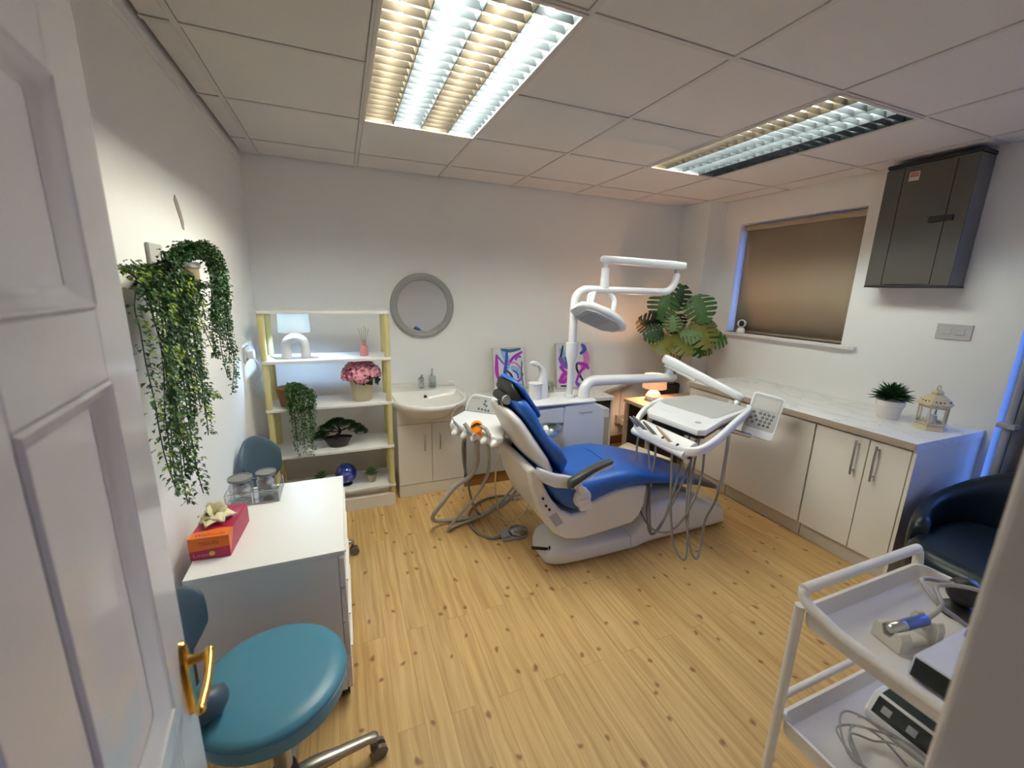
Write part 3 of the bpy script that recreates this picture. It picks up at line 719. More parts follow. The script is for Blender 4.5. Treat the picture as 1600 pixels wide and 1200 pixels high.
for (x, y, z, r_) in ((.03, 2.95, .185, .058), (.10, 2.94, .20, .062), (.165, 2.95, .195, .055), (.06, 3.02, .21, .058), (.14, 3.03, .205, .058), (.02, 3.0, .165, .045), (.185, 3.0, .175, .045), (.09, 2.90, .165, .05)):
    mb = MB(); petals(mb, (x, y, fz + z), r_, 150, .0125)
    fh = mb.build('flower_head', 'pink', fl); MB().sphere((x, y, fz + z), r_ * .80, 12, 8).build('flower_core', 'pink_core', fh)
lf = MB(); petals(lf, (.165, 2.93, fz + .145), .04, 30, .022); petals(lf, (.10, 2.98, fz + .14), .07, 40, .02); lf.build('foliage', 'g_black', fl)

# ---------- leaf helpers
def leaf(mb, p, d, up, L, W, curl=.25):
    d = d.normalized(); s_ = d.cross(up)
    if s_.length < 1e-3: s_ = d.cross(Vector((1, 0, .1)))
    s_.normalize(); n_ = s_.cross(d)
    pts = [p, p + d * L * .5 + s_ * W * .5 + n_ * W * .2, p + d * L - n_ * L * curl, p + d * L * .5 - s_ * W * .5 + n_ * W * .2, p + d * L * .5 - n_ * L * .04]
    mb.add(pts, [(0, 1, 4), (1, 2, 4), (2, 3, 4), (3, 0, 4)])
def vines(root, strands, dens, L, W, mats, spread, jit=1.0, stem_r=.0016):
    bag = {k: MB() for k in mats}; st = MB(); keys = list(mats)
    for pts, cp, thick in strands:
        for c in range(cp):
            off = Vector((random.uniform(-.01, .035), random.gauss(0, thick), random.gauss(0, thick * .6)))
            path = smoothpath([Vector(q) + off * (0.4 + .6 * i / len(pts)) + Vector((0, random.gauss(0, .006), random.gauss(0, .006))) * jit for i, q in enumerate(pts)], 8)
            end = len(path) if c == 0 else int(len(path) * random.uniform(.62, 1.0))
            path = path[:max(4, end)]; st.tube(path, stem_r, 4)
            acc = 0
            for a, b in zip(path[:-1], path[1:]):
                seg = (b - a); n_ = seg.length * dens; acc += n_
                while acc > 0:
                    acc -= 1; q = a + seg * random.random(); ang = random.uniform(0, 2 * PI)
                    rd_ = Vector((abs(math.cos(ang)) * .8 + .1 if random.random() < .7 else math.cos(ang), math.sin(ang), random.uniform(-.5, .35)))
                    q = q + rd_ * spread * random.random()
                    # lime tips occur in clusters
                    g = math.sin(q.y * 31 + q.z * 23) + math.sin(q.y * 17 - q.z * 41)
                    k_ = random.choices(keys, [w_ * (2.2 if (i == len(keys) - 1 and g > .8) else (.35 if i == len(keys) - 1 else 1)) for i, w_ in enumerate(mats.values())])[0]
                    s_ = random.uniform(.7, 1.25)
                    leaf(bag[k_], q, rd_ + seg.normalized() * .35, Vector((random.uniform(-.4, .4), random.uniform(-.4, .4), 1)), L * s_, W * s_)
    st.build('stems', 'stem_dark', root)
    for k in keys: bag[k].build('foliage', k, root)

VA = [[(-0.47, 1.32, 1.56), (-0.47, 1.27, 1.486), (-0.47, 1.275, 1.429), (-0.47, 1.271, 1.341), (-0.47, 1.264, 1.251), (-0.47, 1.266, 1.172), (-0.47, 1.267, 1.106), (-0.47, 1.291, 0.977)], [(-0.47, 1.359, 1.569), (-0.47, 1.372, 1.45), (-0.47, 1.372, 1.37), (-0.47, 1.358, 1.306), (-0.47, 1.389, 1.253), (-0.47, 1.369, 1.172), (-0.47, 1.383, 1.115)], [(-0.47, 1.501, 1.564), (-0.47, 1.526, 1.473), (-0.47, 1.483, 1.302), (-0.47, 1.459, 1.162), (-0.47, 1.445, 1.055), (-0.47, 1.452, 0.969), (-0.47, 1.458, 0.877)], [(-0.47, 1.594, 1.547), (-0.47, 1.681, 1.466), (-0.47, 1.674, 1.308), (-0.47, 1.679, 1.184), (-0.47, 1.67, 1.023)], [(-0.47, 1.693, 1.507), (-0.47, 1.752, 1.463), (-0.47, 1.807, 1.362), (-0.47, 1.865, 1.262)], [(-0.47, 1.663, 1.299), (-0.47, 1.723, 1.183), (-0.47, 1.867, 1.101)], [(-0.47, 1.624, 1.488), (-0.47, 1.604, 1.309), (-0.47, 1.592, 1.142), (-0.47, 1.534, 1.029)], [(-0.47, 1.456, 1.563), (-0.47, 1.45, 1.442), (-0.47, 1.428, 1.301), (-0.47, 1.403, 1.196), (-0.47, 1.385, 1.087), (-0.47, 1.36, 0.981)]]
VB = [[(-0.45, 1.513, 1.609), (-0.45, 1.656, 1.655), (-0.45, 1.865, 1.671), (-0.45, 2.065, 1.638), (-0.45, 2.123, 1.551), (-0.45, 2.109, 1.419), (-0.45, 2.086, 1.353)], [(-0.45, 1.509, 1.6), (-0.45, 1.65, 1.641), (-0.45, 1.819, 1.653), (-0.45, 1.958, 1.609), (-0.45, 1.989, 1.525), (-0.45, 1.969, 1.352), (-0.45, 1.986, 1.246), (-0.45, 1.894, 1.147)], [(-0.45, 1.678, 1.637), (-0.45, 1.873, 1.639), (-0.45, 1.929, 1.549), (-0.45, 1.878, 1.409), (-0.45, 1.855, 1.292), (-0.45, 1.886, 1.187)], [(-0.45, 1.517, 1.618), (-0.45, 1.463, 1.623), (-0.45, 1.476, 1.59), (-0.45, 1.486, 1.547)], [(-0.45, 1.528, 1.61), (-0.45, 1.674, 1.627), (-0.45, 1.758, 1.642), (-0.45, 1.909, 1.596), (-0.45, 1.878, 1.48), (-0.45, 1.802, 1.358)]]
va = thing('trailing_plant', 'large bushy trailing plant with lime tips hanging on the left wall next to the door', 'plant', (LX + .05, 1.45, 0.98))
tops = [((-.50, 1.48, 1.57), (-.46, 1.42 + .03 * k, 1.585 - .02 * abs(k - 3)), (-.44, 1.27 + .075 * k, 1.53)) for k in range(7)]
bush = [((-.49, 1.30 + .06 * k, 1.585), (-.45, 1.29 + .06 * k, 1.54), (-.44, 1.29 + .06 * k, 1.44 - .03 * (k % 2))) for k in range(7)]
vines(va, [(list(b_), 4, .02) for b_ in bush] + [(s_, 4 if i not in (0, 1, 4, 5) else 1, .022 if i not in (0, 1, 4) else .006) for i, s_ in enumerate(VA)] + [(list(t_), 4, .022) for t_ in tops], 330, .016, .010, {'g_dark': 1.7, 'g_mid': 1.2, 'g_lime': 1.0}, .018)
vb = thing('trailing_plant', 'string-of-beads plant arching over the wall planter and hanging down beside it', 'plant', (LX + .06, 1.75, 1.15))
vines(vb, [(s_, 4, .012) for s_ in VB], 420, .012, .011, {'g_dark': 2.0, 'g_mid': 1.2, 'g_soft': .12}, .015)
wp = thing('wall_planter', 'small white wall bracket planter with a kraft-coloured box between the trailing plants', 'planter', (LX, 1.9, 1.53))
MB().box(LX + .001, LX + .012, 1.69, 1.80, 1.57, 1.665).build('wall_plate', 'switch', wp, bevel=.003)
MB().box(LX + .001, LX + .055, 1.80, 2.03, 1.598, 1.622).build('shelf', 'white', wp, bevel=.003)
MB().box(LX + .003, LX + .052, 1.86, 2.02, 1.52, 1.597).build('box', 'kraft', wp, bevel=.003)

# trailing plant in wicker basket on the shelf
tp = thing('basket_plant', 'small-leaved plant in a wicker basket trailing off the middle shelf', 'plant', (-0.33, 2.95, SZ[2]))
MB().lathe((-.345, 2.96, SZ[2] + .0005), [(.001, 0), (.055, 0), (.06, .03), (.075, .11), (.08, .12), (.07, .12), (.001, .10)], 24).build('basket', 'wicker', tp, smooth=40)
stn = []
for k in range(11):
    x = -.35 + .015 * k
    stn.append(([(-.33, 2.95, SZ[2] + .14), (x, 2.88, SZ[2] + .15 - .008 * abs(k - 4)), (x + .01, 2.835, SZ[2] + .02), (x + .012, 2.835, SZ[2] - .12), (x + .014, 2.835, SZ[2] - (.20 + .11 * ((k * 7) % 5) / 4))], 2, .012))
def vines2(root, strands, dens, L, W, mats, spread):
    bag = {k: MB() for k in mats}; st = MB(); keys = list(mats)
    for pts, cp, th in strands:
        for c in range(cp):
            off = Vector((random.gauss(0, th), random.gauss(0, .004), 0))
            path = smoothpath([Vector(q) + off for q in pts], 8)
            if c: path = path[:int(len(path) * random.uniform(.5, .95))]
            st.tube(path, .001, 4)
            for i, (a, b) in enumerate(zip(path[:-1], path[1:])):
                dd = dens * (1.8 if a.z > SZ[2] - .01 else .8)
                for _ in range(int((b - a).length * dd + random.random())):
                    q = a + (b - a) * random.random() + Vector((random.uniform(-1, 1), random.uniform(-1, .6), random.uniform(-1, 1))) * spread
                    leaf(bag[random.choices(keys, list(mats.values()))[0]], q, Vector((random.uniform(-1, 1), random.uniform(-1, .3), random.uniform(-.8, .3))), Vector((0, 0, 1)), L * random.uniform(.7, 1.2), W)
    st.build('stems', 'stem_dark', root)
    for k in keys: bag[k].build('foliage', k, root)
vines2(tp, stn, 220, .017, .011, {'g_dark': 1.2, 'g_mid': 1, 'g_soft': .8}, .010)

# bonsai
bo = thing('bonsai', 'dark artificial bonsai tree in an oval black pot on the fourth shelf', 'bonsai', (-0.06, 2.97, SZ[3]))
R = []; bz = SZ[3] + .0005
for (a, b, z) in ((.001, .001, 0), (.055, .032, 0), (.062, .038, .008), (.088, .052, .055), (.094, .056, .062), (.088, .05, .062), (.08, .045, .05), (.001, .001, .052)):
    R.append([(-.075 + a * math.cos(2 * PI * j / 28), 2.965 + b * math.sin(2 * PI * j / 28), bz + z) for j in range(28)])
MB().rings(R).build('pot', 'pot_dark', bo, smooth=40)
tr = MB().tube(smoothpath([(-.085, 2.965, bz + .05), (-.082, 2.965, bz + .075), (-.062, 2.965, bz + .095), (-.058, 2.965, bz + .115), (-.072, 2.965, bz + .14), (-.07, 2.965, bz + .17)], 5), [.012 - .0003 * i for i in range(26)], 8)
for e in ((-.15, .115), (-.02, .125), (.02, .13), (-.11, .135)): tr.tube(smoothpath([(-.06, 2.965, bz + .105), ((-.06 + e[0]) / 2, 2.965, bz + e[1] - .01), (e[0], 2.965, bz + e[1])], 4), .004, 6)
tr.build('trunk', 'trunk', bo, smooth=60)
pads = MB()
for (x, y, z, rx, rz) in ((-.175, 2.955, .085, .045, .028), (-.145, 2.97, .125, .05, .026), (-.07, 2.965, .165, .062, .026), (-.005, 2.96, .145, .052, .026), (.045, 2.965, .115, .05, .026), (.075, 2.96, .09, .04, .022), (-.1, 2.98, .15, .05, .025), (-.19, 2.96, .07, .03, .02)):
    for _ in range(520):
        t = random.uniform(0, 2 * PI); u = random.uniform(-.5, 1); q_ = math.sqrt(max(0, 1 - u * u)) * random.uniform(.5, 1)
        d = Vector((math.cos(t) * q_, math.sin(t) * q_, u)); p = Vector((x + d.x * rx, y + d.y * rx * .7, bz + z + d.z * rz))
        leaf(pads, p, d + Vector((0, 0, .4)), Vector((.1, .3, 1)), .017, .0055, 0)
pads.build('foliage', 'g_dark', bo)

# little succulents and globe on the bottom shelf
def succ(name, label, x, y, z, pot, s, leafmat, n=26, group=None):
    t = thing(name, label, 'plant', (x, y, z), group)
    MB().lathe((x, y, z + .0005), [(.001, 0), (.022 * s, 0), (.024 * s, .003 * s), (.030 * s, .040 * s), (.033 * s, .041 * s), (.033 * s, .052 * s), (.029 * s, .052 * s), (.001, .046 * s)], 24).build('pot', pot, t, smooth=35)
    mb = MB()
    for i in range(n):
        a = i * 2.4; el = .15 + 1.25 * (i / n); L = .05 * s * (.75 + .35 * random.random())
        d = Vector((math.cos(a) * math.cos(el), math.sin(a) * math.cos(el), math.sin(el)))
        leaf(mb, Vector((x, y, z + .050 * s)) + d * .006 * s, d, Vector((0, 0, 1)), L, .017 * s, .12)
    mb.build('leaves', leafmat, t, solid=.0012)
    return t
succ('potted_succulent', 'tiny spiky plant in a stone pot on the lowest shelf, right of the glass globe', .13, 2.96, SZ[4], 'pot_stone', 1.15, 'g_soft')
succ('potted_succulent', 'tiny spiky plant on the lowest shelf, half hidden behind the drawer unit', -.20, 2.98, SZ[4], 'pot_stone', 1.15, 'g_soft')
gl = thing('galaxy_globe', 'shiny blue and purple galaxy globe on the lowest shelf', 'globe', (-.04, 2.97, SZ[4]))
MB().sphere((-.04, 2.97, SZ[4] + .083), .072, 28, 18).build('globe', 'globe', gl, smooth=180)
MB().lathe((-.04, 2.97, SZ[4] + .0005), [(.001, 0), (.04, 0), (.04, .008), (.03, .016), (.001, .016)]).build('stand', 'black', gl, smooth=40)

# ================================================================ MIRROR AND BASIN
mi = thing('round_mirror', 'round wall mirror in a grey frame above the basin', 'mirror', (.605, BY, 1.15))
R = []; n = 64; mc = (.605, 1.40)
for (r_, d) in ((.198, .002), (.252, .002), (.254, .012), (.245, .026), (.232, .030), (.222, .024), (.214, .026), (.205, .020), (.198, .010)):
    R.append([(mc[0] + r_ * math.cos(2 * PI * j / n), BY - d, mc[1] + r_ * math.sin(2 * PI * j / n)) for j in range(n)])
MB().rings(R, cap=False, closed=True).build('frame', 'mirrorframe', mi, smooth=40)
R = [[(mc[0] + .203 * math.cos(2 * PI * j / n), BY - d, mc[1] + .203 * math.sin(2 * PI * j / n)) for j in range(n)] for d in (.003, .008)]
MB().rings(R).build('mirror_glass', 'mirror', mi)
vu = thing('basin_cabinet', 'white two-door basin cabinet with chrome handles', 'cabinet', (.57, 3.15, 0))
VX0, VX1, VY = .322, .818, 2.945
bd_ = MB().box(VX0, VX0 + .016, VY + .018, BY - .003, 0.0, .69).box(VX1 - .016, VX1, VY + .018, BY - .003, 0.0, .69).box(VX0 + .016, VX1 - .016, BY - .019, BY - .003, 0.0, .69).box(VX0 + .016, VX1 - .016, VY + .018, BY - .019, 0.08, .096)
bd_.build('body', 'cabinet', vu)
MB().box(VX0, VX1, VY + .002, VY + .018, .572, .69).build('top_fascia', 'cabinet', vu, bevel=.0015)
MB().box(VX0, VX1, VY + .004, VY + .018, 0.0, .095).build('plinth', 'cabinet', vu, bevel=.0015)
MB().box(VX0 + .004, VX1 - .004, VY + .014, VY + .0178, .09, .575).build('shadow_strip', 'gap', vu)
for a, b, h in ((VX0 + .001, .5685, .513), (.5715, VX1 - .001, .628)):
    d = MB().box(a, b, VY, VY + .016, .099, .568).build('door', 'cabinet', vu, bevel=.0015)
    MB().tube([(h, VY + .001, .48), (h, VY - .02, .475), (h, VY - .024, .42), (h, VY - .02, .365), (h, VY + .001, .36)], [.004, .005, .006, .005, .004], 8).build('handle', 'chrome', d, smooth=60)
ba = thing('wash_basin', 'white ceramic wash basin with a bowed front on the basin cabinet', 'basin', (.57, 3.08, .56))
def outline(k, inset=0.0):
    # rounded front bow, straight back; k scales the depth of the bow
    pts = []
    X0_, X1_, YB = .293 + inset, .855 - inset, BY - .004 - inset
    for i in range(25):
        t = i / 24; x = X0_ + (X1_ - X0_) * t; s_ = 2 * t - 1
        bow = (1 - abs(s_) ** 2.4); sh_ = .035 * (1 - abs(s_) ** 10)
        pts.append((x, 2.985 - .20 * k * bow - sh_ + inset * .6))
    pts.append((X1_, YB)); pts.append(((X0_ + X1_) / 2, YB)); pts.append((X0_, YB))
    return pts
zb_ = .745; R = []
def shrink(p, s_, yc=3.08): return [(.57 + (x - .57) * s_, yc + (y - yc) * s_) for x, y in p]
o0 = outline(1)
bt = MB()
def ringz(poly, z): return [(x, y, z) for x, y in poly]
under = [(x, max(y, 0)) for x, y in o0]
for (s_, z) in ((.45, .53), (.62, .56), (.80, .62), (.90, .66), (.985, .705), (1.0, .715), (1.0, zb_ - .004), (.992, zb_)):
    pl = [(.57 + (x - .57) * s_, (BY - .004) - ((BY - .004) - y) * s_) for x, y in o0]; R.append(ringz(pl, z))
# inner bowl
def bowl(s_, z):
    out = []
    for x, y in o0:
        bx_, by_ = .57 + (x - .57) * s_, y
        yb = 2.80 + (y - 2.80) * 1.0
        cyy = 3.04; out.append((.57 + (x - .57) * s_, cyy + (min(y, 3.25) - cyy) * s_, z))
    return out
R += [bowl(.93, zb_ + .0005), bowl(.90, zb_ - .012), bowl(.80, zb_ - .05), bowl(.6, zb_ - .095), bowl(.3, zb_ - .115), bowl(.04, zb_ - .118)]
bt.rings(R); bt.build('bowl', 'ceramic', ba, smooth=60)
MB().box(.296, .85, BY - .03, BY - .003, zb_ - .002, zb_ + .03).build('upstand', 'ceramic', ba, bevel=.006, seg=3)
MB().cyl((.575, 3.235, zb_ - .04), (.575, 3.205, zb_ - .044), .013, n=16).build('overflow', 'black', ba)
tpz = zb_ + .001
ta = thing('basin_tap', 'chrome mixer tap on the basin', 'tap', (.565, 3.33, tpz))
MB().lathe((.565, 3.33, tpz), [(.001, 0), (.027, 0), (.027, .006), (.021, .01), (.021, .06), (.025, .07), (.021, .088), (.001, .092)]).build('body', 'chrome', ta, smooth=50)
MB().tube([(.565, 3.33, tpz + .05), (.565, 3.26, tpz + .055), (.565, 3.235, tpz + .038)], [.013, .012, .010], 12).build('spout', 'chrome', ta, smooth=60)
MB().tube([(.565, 3.33, tpz + .085), (.565, 3.30, tpz + .11), (.565, 3.27, tpz + .118)], [.012, .008, .006], 10).build('lever', 'chrome', ta, smooth=60)
sd = thing('soap_dispenser', 'clear square soap dispenser with a steel pump beside the tap', 'dispenser', (.655, 3.33, tpz))
MB().box(.628, .682, 3.305, 3.358, tpz, tpz + .10).build('bottle', 'frost', sd, bevel=.005, seg=3)
MB().cyl((.655, 3.331, tpz + .10), (.655, 3.331, tpz + .118), .012).cyl((.655, 3.331, tpz + .118), (.655, 3.331, tpz + .155), .005).tube([(.655, 3.331, tpz + .155), (.655, 3.30, tpz + .157)], .0055, 8).build('pump', 'steel', sd, smooth=50)

# ================================================================ PAINTINGS
def painting(label, x0, x1, zb__, zt__, yb, yt, strokes, group='abstract canvases leaning on the back worktop'):
    t = thing('painting', label, 'painting', ((x0 + x1) / 2, yb, zb__), group)
    th = .03; dv = Vector((0, yt - yb, zt__ - zb__)); up = dv.normalized(); nrm = Vector((0, -up.z, up.y)); H_ = dv.length
    o_ = Vector(((x0 + x1) / 2, yb, zb__)) + up * H_ / 2 - nrm * th / 2
    W_ = x1 - x0
    MB().obox(o_, (1, 0, 0), up, nrm, W_ / 2, H_ / 2, th / 2).build('stretcher_side', 'canvas_side', t, bevel=.002)
    fc = MB().obox(o_ + nrm * (th / 2 + .0008), (1, 0, 0), up, nrm, W_ / 2 - .003, H_ / 2 - .003, .0008).build('canvas', 'canvas', t)
    def P(u, v, l): return o_ + Vector((1, 0, 0)) * (u - .5) * W_ + up * (v - .5) * H_ + nrm * (th / 2 + .0018 + l * .00015)
    for l, (mn, wd, pts) in enumerate(strokes):
        pth = smoothpath([(u, v, 0) for u, v in pts], 6); L_, R_ = [], []
        for i, q in enumerate(pth):
            a, b = pth[max(0, i - 1)], pth[min(len(pth) - 1, i + 1)]; d = (b - a); d.normalize()
            k = wd * (.55 + .45 * math.sin(PI * (i + 1) / (len(pth) + 1))) ; nx, ny_ = -d.y * k, d.x * k * W_ / H_
            L_.append(P(min(.985, max(.015, q.x + nx)), min(.985, max(.015, q.y + ny_)), l)); R_.append(P(min(.985, max(.015, q.x - nx)), min(.985, max(.015, q.y - ny_)), l))
        s_ = MB(); nL = len(L_); s_.add(L_ + R_, [(i, i + 1, nL + i + 1, nL + i) for i in range(nL - 1)]); s_.build('brush_stroke', mn, fc)
painting('tall abstract canvas with blue and purple loops, left of the two and behind the headrest', 1.185, 1.475, .662, 1.05, 3.29, 3.36,
    [('p_sky', .10, [(.3, .95), (.45, .7), (.4, .5)]), ('p_sky', .08, [(.55, .55), (.75, .5), (.85, .3)]), ('p_pink', .07, [(.12, .7), (.1, .45), (.25, .25)]), ('p_teal', .05, [(.25, .97), (.55, .93), (.9, .97)]),
     ('p_purple', .05, [(.12, .86), (.1, .6), (.12, .35)]), ('p_purple', .045, [(.95, .9), (.65, .78), (.48, .62)]), ('p_blue', .055, [(.45, .97), (.42, .7), (.36, .45), (.42, .3), (.2, .02)]), ('p_ink', .035, [(.4, .5), (.55, .4), (.65, .2)]),
     ('p_purple', .035, [(.95, .42), (.85, .28), (.7, .22), (.9, .15)]), ('p_pink', .03, [(.45, .65), (.7, .66), (.88, .5), (.85, .3)]), ('p_violet', .03, [(.1, .86), (.25, .72), (.4, .6)]), ('p_teal', .025, [(.92, .7), (.9, .4), (.95, .1)]), ('p_blue', .03, [(.6, .5), (.75, .42), (.78, .3)]), ('p_ink', .02, [(.12, .35), (.15, .2), (.22, .1)]), ('p_purple', .03, [(.35, .2), (.5, .1), (.6, .05)]), ('p_violet', .04, [(.7, .72), (.8, .8), (.9, .78)])])
painting('wider abstract canvas with violet and magenta strokes, behind the lamp pole', 1.80, 2.16, .662, 1.075, 3.30, 3.37,
    [('p_sky', .09, [(.15, .9), (.25, .6), (.4, .5)]), ('p_pink', .10, [(.8, .95), (.9, .6), (.75, .4)]), ('p_violet', .08, [(.1, .7), (.2, .55), (.35, .45)]), ('p_pink', .10, [(.1, .3), (.3, .2), (.45, .1)]),
     ('p_purple', .06, [(.1, .5), (.25, .35), (.4, .3), (.2, .15), (.05, .2)]), ('p_ink', .03, [(.2, .95), (.15, .75), (.1, .7)]), ('p_blue', .05, [(.75, .97), (.85, .85), (.7, .75)]), ('p_purple', .05, [(.6, .55), (.85, .5), (.95, .4)]),
     ('p_ink', .035, [(.6, .55), (.6, .4), (.8, .1)]), ('p_purple', .04, [(.55, .1), (.7, .35), (.9, .5)]), ('p_violet', .05, [(.55, .15), (.65, .05), (.9, .1)]), ('p_teal', .035, [(.25, .7), (.35, .5), (.45, .42)]), ('p_ink', .025, [(.1, .06), (.35, .05), (.45, .08)]), ('p_purple', .05, [(.08, .12), (.2, .3), (.42, .33)])])
# plant in a clear glass cube
pg = thing('glass_planter', 'small green plant in a clear glass cube on the back worktop behind the cup filler', 'plant', (1.60, 3.15, ZB))
g = MB()
for (a, b, c, d) in ((1.545, 1.655, 3.095, 3.098), (1.545, 1.655, 3.202, 3.205), (1.545, 1.548, 3.098, 3.202), (1.652, 1.655, 3.098, 3.202)): g.box(a, b, c, d, ZB + .0005, ZB + .12)
g.box(1.548, 1.652, 3.098, 3.202, ZB + .0005, ZB + .004).build('glass_cube', 'pane', pg)
mb = MB()
for _ in range(240):
    d = Vector((random.uniform(-1, 1), random.uniform(-1, 1), random.uniform(-.3, 1))).normalized(); leaf(mb, Vector((1.60, 3.15, ZB + .05)) + d * .02, d, Vector((0, .2, 1)), .025, .006, 0)
mb.sphere((1.60, 3.15, ZB + .035), .03, 10, 8); mb.build('foliage', 'g_mid', pg)

# ================================================================ TABLE LAMP, MONSTERA
DZ = .605
tl = thing('table_lamp', 'lit table lamp with a round cream shade on a faceted base on the corner desk', 'lamp', (2.64, 2.86, DZ))
lx, ly = 2.555, 2.88
MB().lathe((lx, ly, DZ + .0005), [(.001, 0), (.058, 0), (.068, .01), (.072, .04), (.05, .075), (.022, .10), (.012, .118), (.001, .118)], 8).build('faceted_base', 'lampbase', tl)
R = []
for (r_, z) in ((.105, .115), (.095, .235), (.093, .235), (.103, .115)): R.append([(lx + r_ * math.cos(2 * PI * j / 36), ly + r_ * math.sin(2 * PI * j / 36), DZ + z) for j in range(36)])
MB().rings(R, cap=False, closed=True).build('lamp_shade', 'shade_warm', tl, smooth=50)
MB().sphere((lx, ly, DZ + .17), .026, 12, 8).build('bulb', 'bulb_warm', tl, smooth=180)
MB().cyl((lx, ly, DZ + .118), (lx, ly, DZ + .15), .012).build('bulb_holder', 'white', tl, smooth=40)

mo = thing('monstera', 'tall artificial monstera with split leaves in a dark square pot in the back corner', 'plant', (2.93, 3.13, 0))
px_, py_ = 3.02, 3.20
MB().prism(rr_poly(px_ - .075, px_ + .075, py_ - .075, py_ + .075, .01), 0.0, .66, 'z').build('pot', 'pot_dark', mo, bevel=.006)
MB().box(px_ - .068, px_ + .068, py_ - .068, py_ + .068, .66, .672).build('soil', 'soil', mo)
def mleaf(c, nrm, tip, Sz, mname, seed):
    rg = random.Random(seed)
    c, n_, t_ = Vector(c), Vector(nrm).normalized(), Vector(tip)
    t_ = (t_ - n_ * t_.dot(n_)).normalized(); s_ = n_.cross(t_)
    mb = MB()
    def wv(t): return .56 * (math.sin(PI * min(1, max(0, t)) ** .72)) ** .62
    def P(u, w):                                # u along midrib 0..1 (0 = stalk), w sideways
        return c + t_ * ((u - .45) * Sz) + s_ * (w * Sz) - n_ * (Sz * (.35 * w * w + .22 * (u - .4) ** 2))
    lob = 6
    for sd_ in (-1, 1):
        us = [i / 24 for i in range(25)]
        inner = [P(u, 0) for u in us]; mid = [P(u - .02, sd_ * wv(u) * .32) for u in us]
        b0 = len(mb.v); mb.add(inner + mid, [(i, i + 1, 26 + i, 25 + i) for i in range(24)])
        for k in range(lob):
            a, b = k / lob, (k + 1) / lob
            g0 = .034 if k else .0
            ua, ub = a + g0, b - .010
            pts = []
            for j in range(4):
                f = .30 + .70 * j / 3
                sk = -.02 + .10 * (f - .4)
                sh_ = 1.0 - .25 * (j == 3)
                mu = (ua + ub) / 2
                pts.append((P(mu + (ua - mu) * sh_ + sk, sd_ * wv(max(.03, ua)) * f), P(mu + sk * 1.1, sd_ * wv(mu) * min(f * 1.04, 1.02)), P(mu + (ub - mu) * sh_ + sk, sd_ * wv(min(.97, ub)) * f)))
            vs = [q for r_ in pts for q in r_]
            mb.add(vs, [(3 * j + i, 3 * j + i + 1, 3 * j + i + 4, 3 * j + i + 3) for j in range(3) for i in range(2)])
    return mb.build('leaf', mname, mo, solid=.0012), P(0, 0)
LV = [ # centre x,y,z, normal, tip dir, size, colour
 ((2.74, 3.08, 1.44), (-.55, -.8, .25), (-.2, .1, -.9), .27, 'g_mid'), ((2.95, 3.12, 1.50), (-.5, -.85, .1), (.3, .1, .9), .26, 'g_dark'), ((3.03, 2.93, 1.43), (-.6, -.75, .3), (.3, -.2, -.85), .28, 'g_mid'),
 ((3.17, 2.97, 1.33), (.2, -.5, .8), (.8, -.5, .35), .24, 'g_black'), ((2.62, 3.12, 1.27), (-.1, -.8, -.4), (-.9, .1, .25), .22, 'g_black'), ((2.92, 3.08, 1.27), (-.2, -.9, -.3), (.1, .1, -.95), .22, 'g_black'),
 ((2.80, 3.0, 1.28), (-.5, -.8, .3), (-.1, 0, .95), .17, 'g_soft'), ((3.02, 2.86, 1.20), (-.45, -.7, .55), (.2, -.3, -.8), .29, 'g_olive'), ((3.15, 2.84, 1.18), (-.1, -.7, .7), (.85, -.4, -.1), .26, 'g_mid'),
 ((2.64, 3.04, 1.18), (-.3, -.8, .3), (-.9, 0, -.1), .20, 'g_dark'), ((2.71, 2.98, 1.11), (-.3, -.6, .7), (-.7, -.2, -.6), .25, 'g_olive'), ((2.84, 2.92, 1.11), (-.3, -.6, .7), (.3, -.4, -.8), .26, 'g_olive'),
 ((2.93, 2.92, 1.20), (-.5, -.5, .6), (-.3, -.5, .5), .20, 'g_soft'), ((3.03, 2.92, 1.08), (-.2, -.7, .5), (.3, -.3, -.9), .22, 'g_mid'), ((2.94, 3.0, 1.12), (-.3, -.9, -.1), (0, .1, -.9), .17, 'g_black'),
 ((3.15, 2.95, 1.06), (0, -.6, .7), (.8, -.2, -.4), .19, 'g_olive'), ((2.76, 3.12, 1.30), (-.2, -.9, .2), (-.5, 0, .6), .17, 'g_dark')]
for i, (c, n_, t_, sz, mn) in enumerate(LV):
    c_, sb = mleaf(c, n_, t_, sz * .97, mn, i)
    base = Vector((px_ + .03 * math.cos(i * 2.4), py_ - .02 + .03 * math.sin(i * 2.4), .672)); s_ = Vector(sb)
    mid_ = base.lerp(s_, .55) + Vector((0, 0, .06)); mid_.x = base.x + (s_.x - base.x) * .35; mid_.y = base.y + (s_.y - base.y) * .35
    st = MB().tube(smoothpath([base, mid_, s_], 7), .0045, 6); st.build('stalk', 'stem', mo, smooth=60)

# ================================================================ WORKTOP ITEMS
wz = CT + .0005
t = thing('potted_succulent', 'dark green spiky plant in a white pot on the marble worktop', 'plant', (3.09, 1.415, CT))
MB().lathe((3.09, 1.415, wz), [(.001, 0), (.050, 0), (.053, .004), (.066, .078), (.070, .080), (.070, .112), (.064, .112), (.001, .10)]).build('pot', 'pot_white', t, smooth=35)
mb = MB()
for i in range(120):
    a = i * 2.4; el = .0 + 1.45 * (i / 120); d = Vector((math.cos(a) * math.cos(el), math.sin(a) * math.cos(el), math.sin(el)))
    leaf(mb, Vector((3.09, 1.415, wz + .115)) + d * .012, d + Vector((0, 0, .15)), Vector((0, 0, 1)), .095 * random.uniform(.8, 1.15), .030, .15)
mb.build('leaves', 'g_dark', t, solid=.0012)
la = thing('lantern', 'cream hexagonal metal lantern with glass panes on the end of the worktop', 'lantern', (3.09, 1.18, CT))
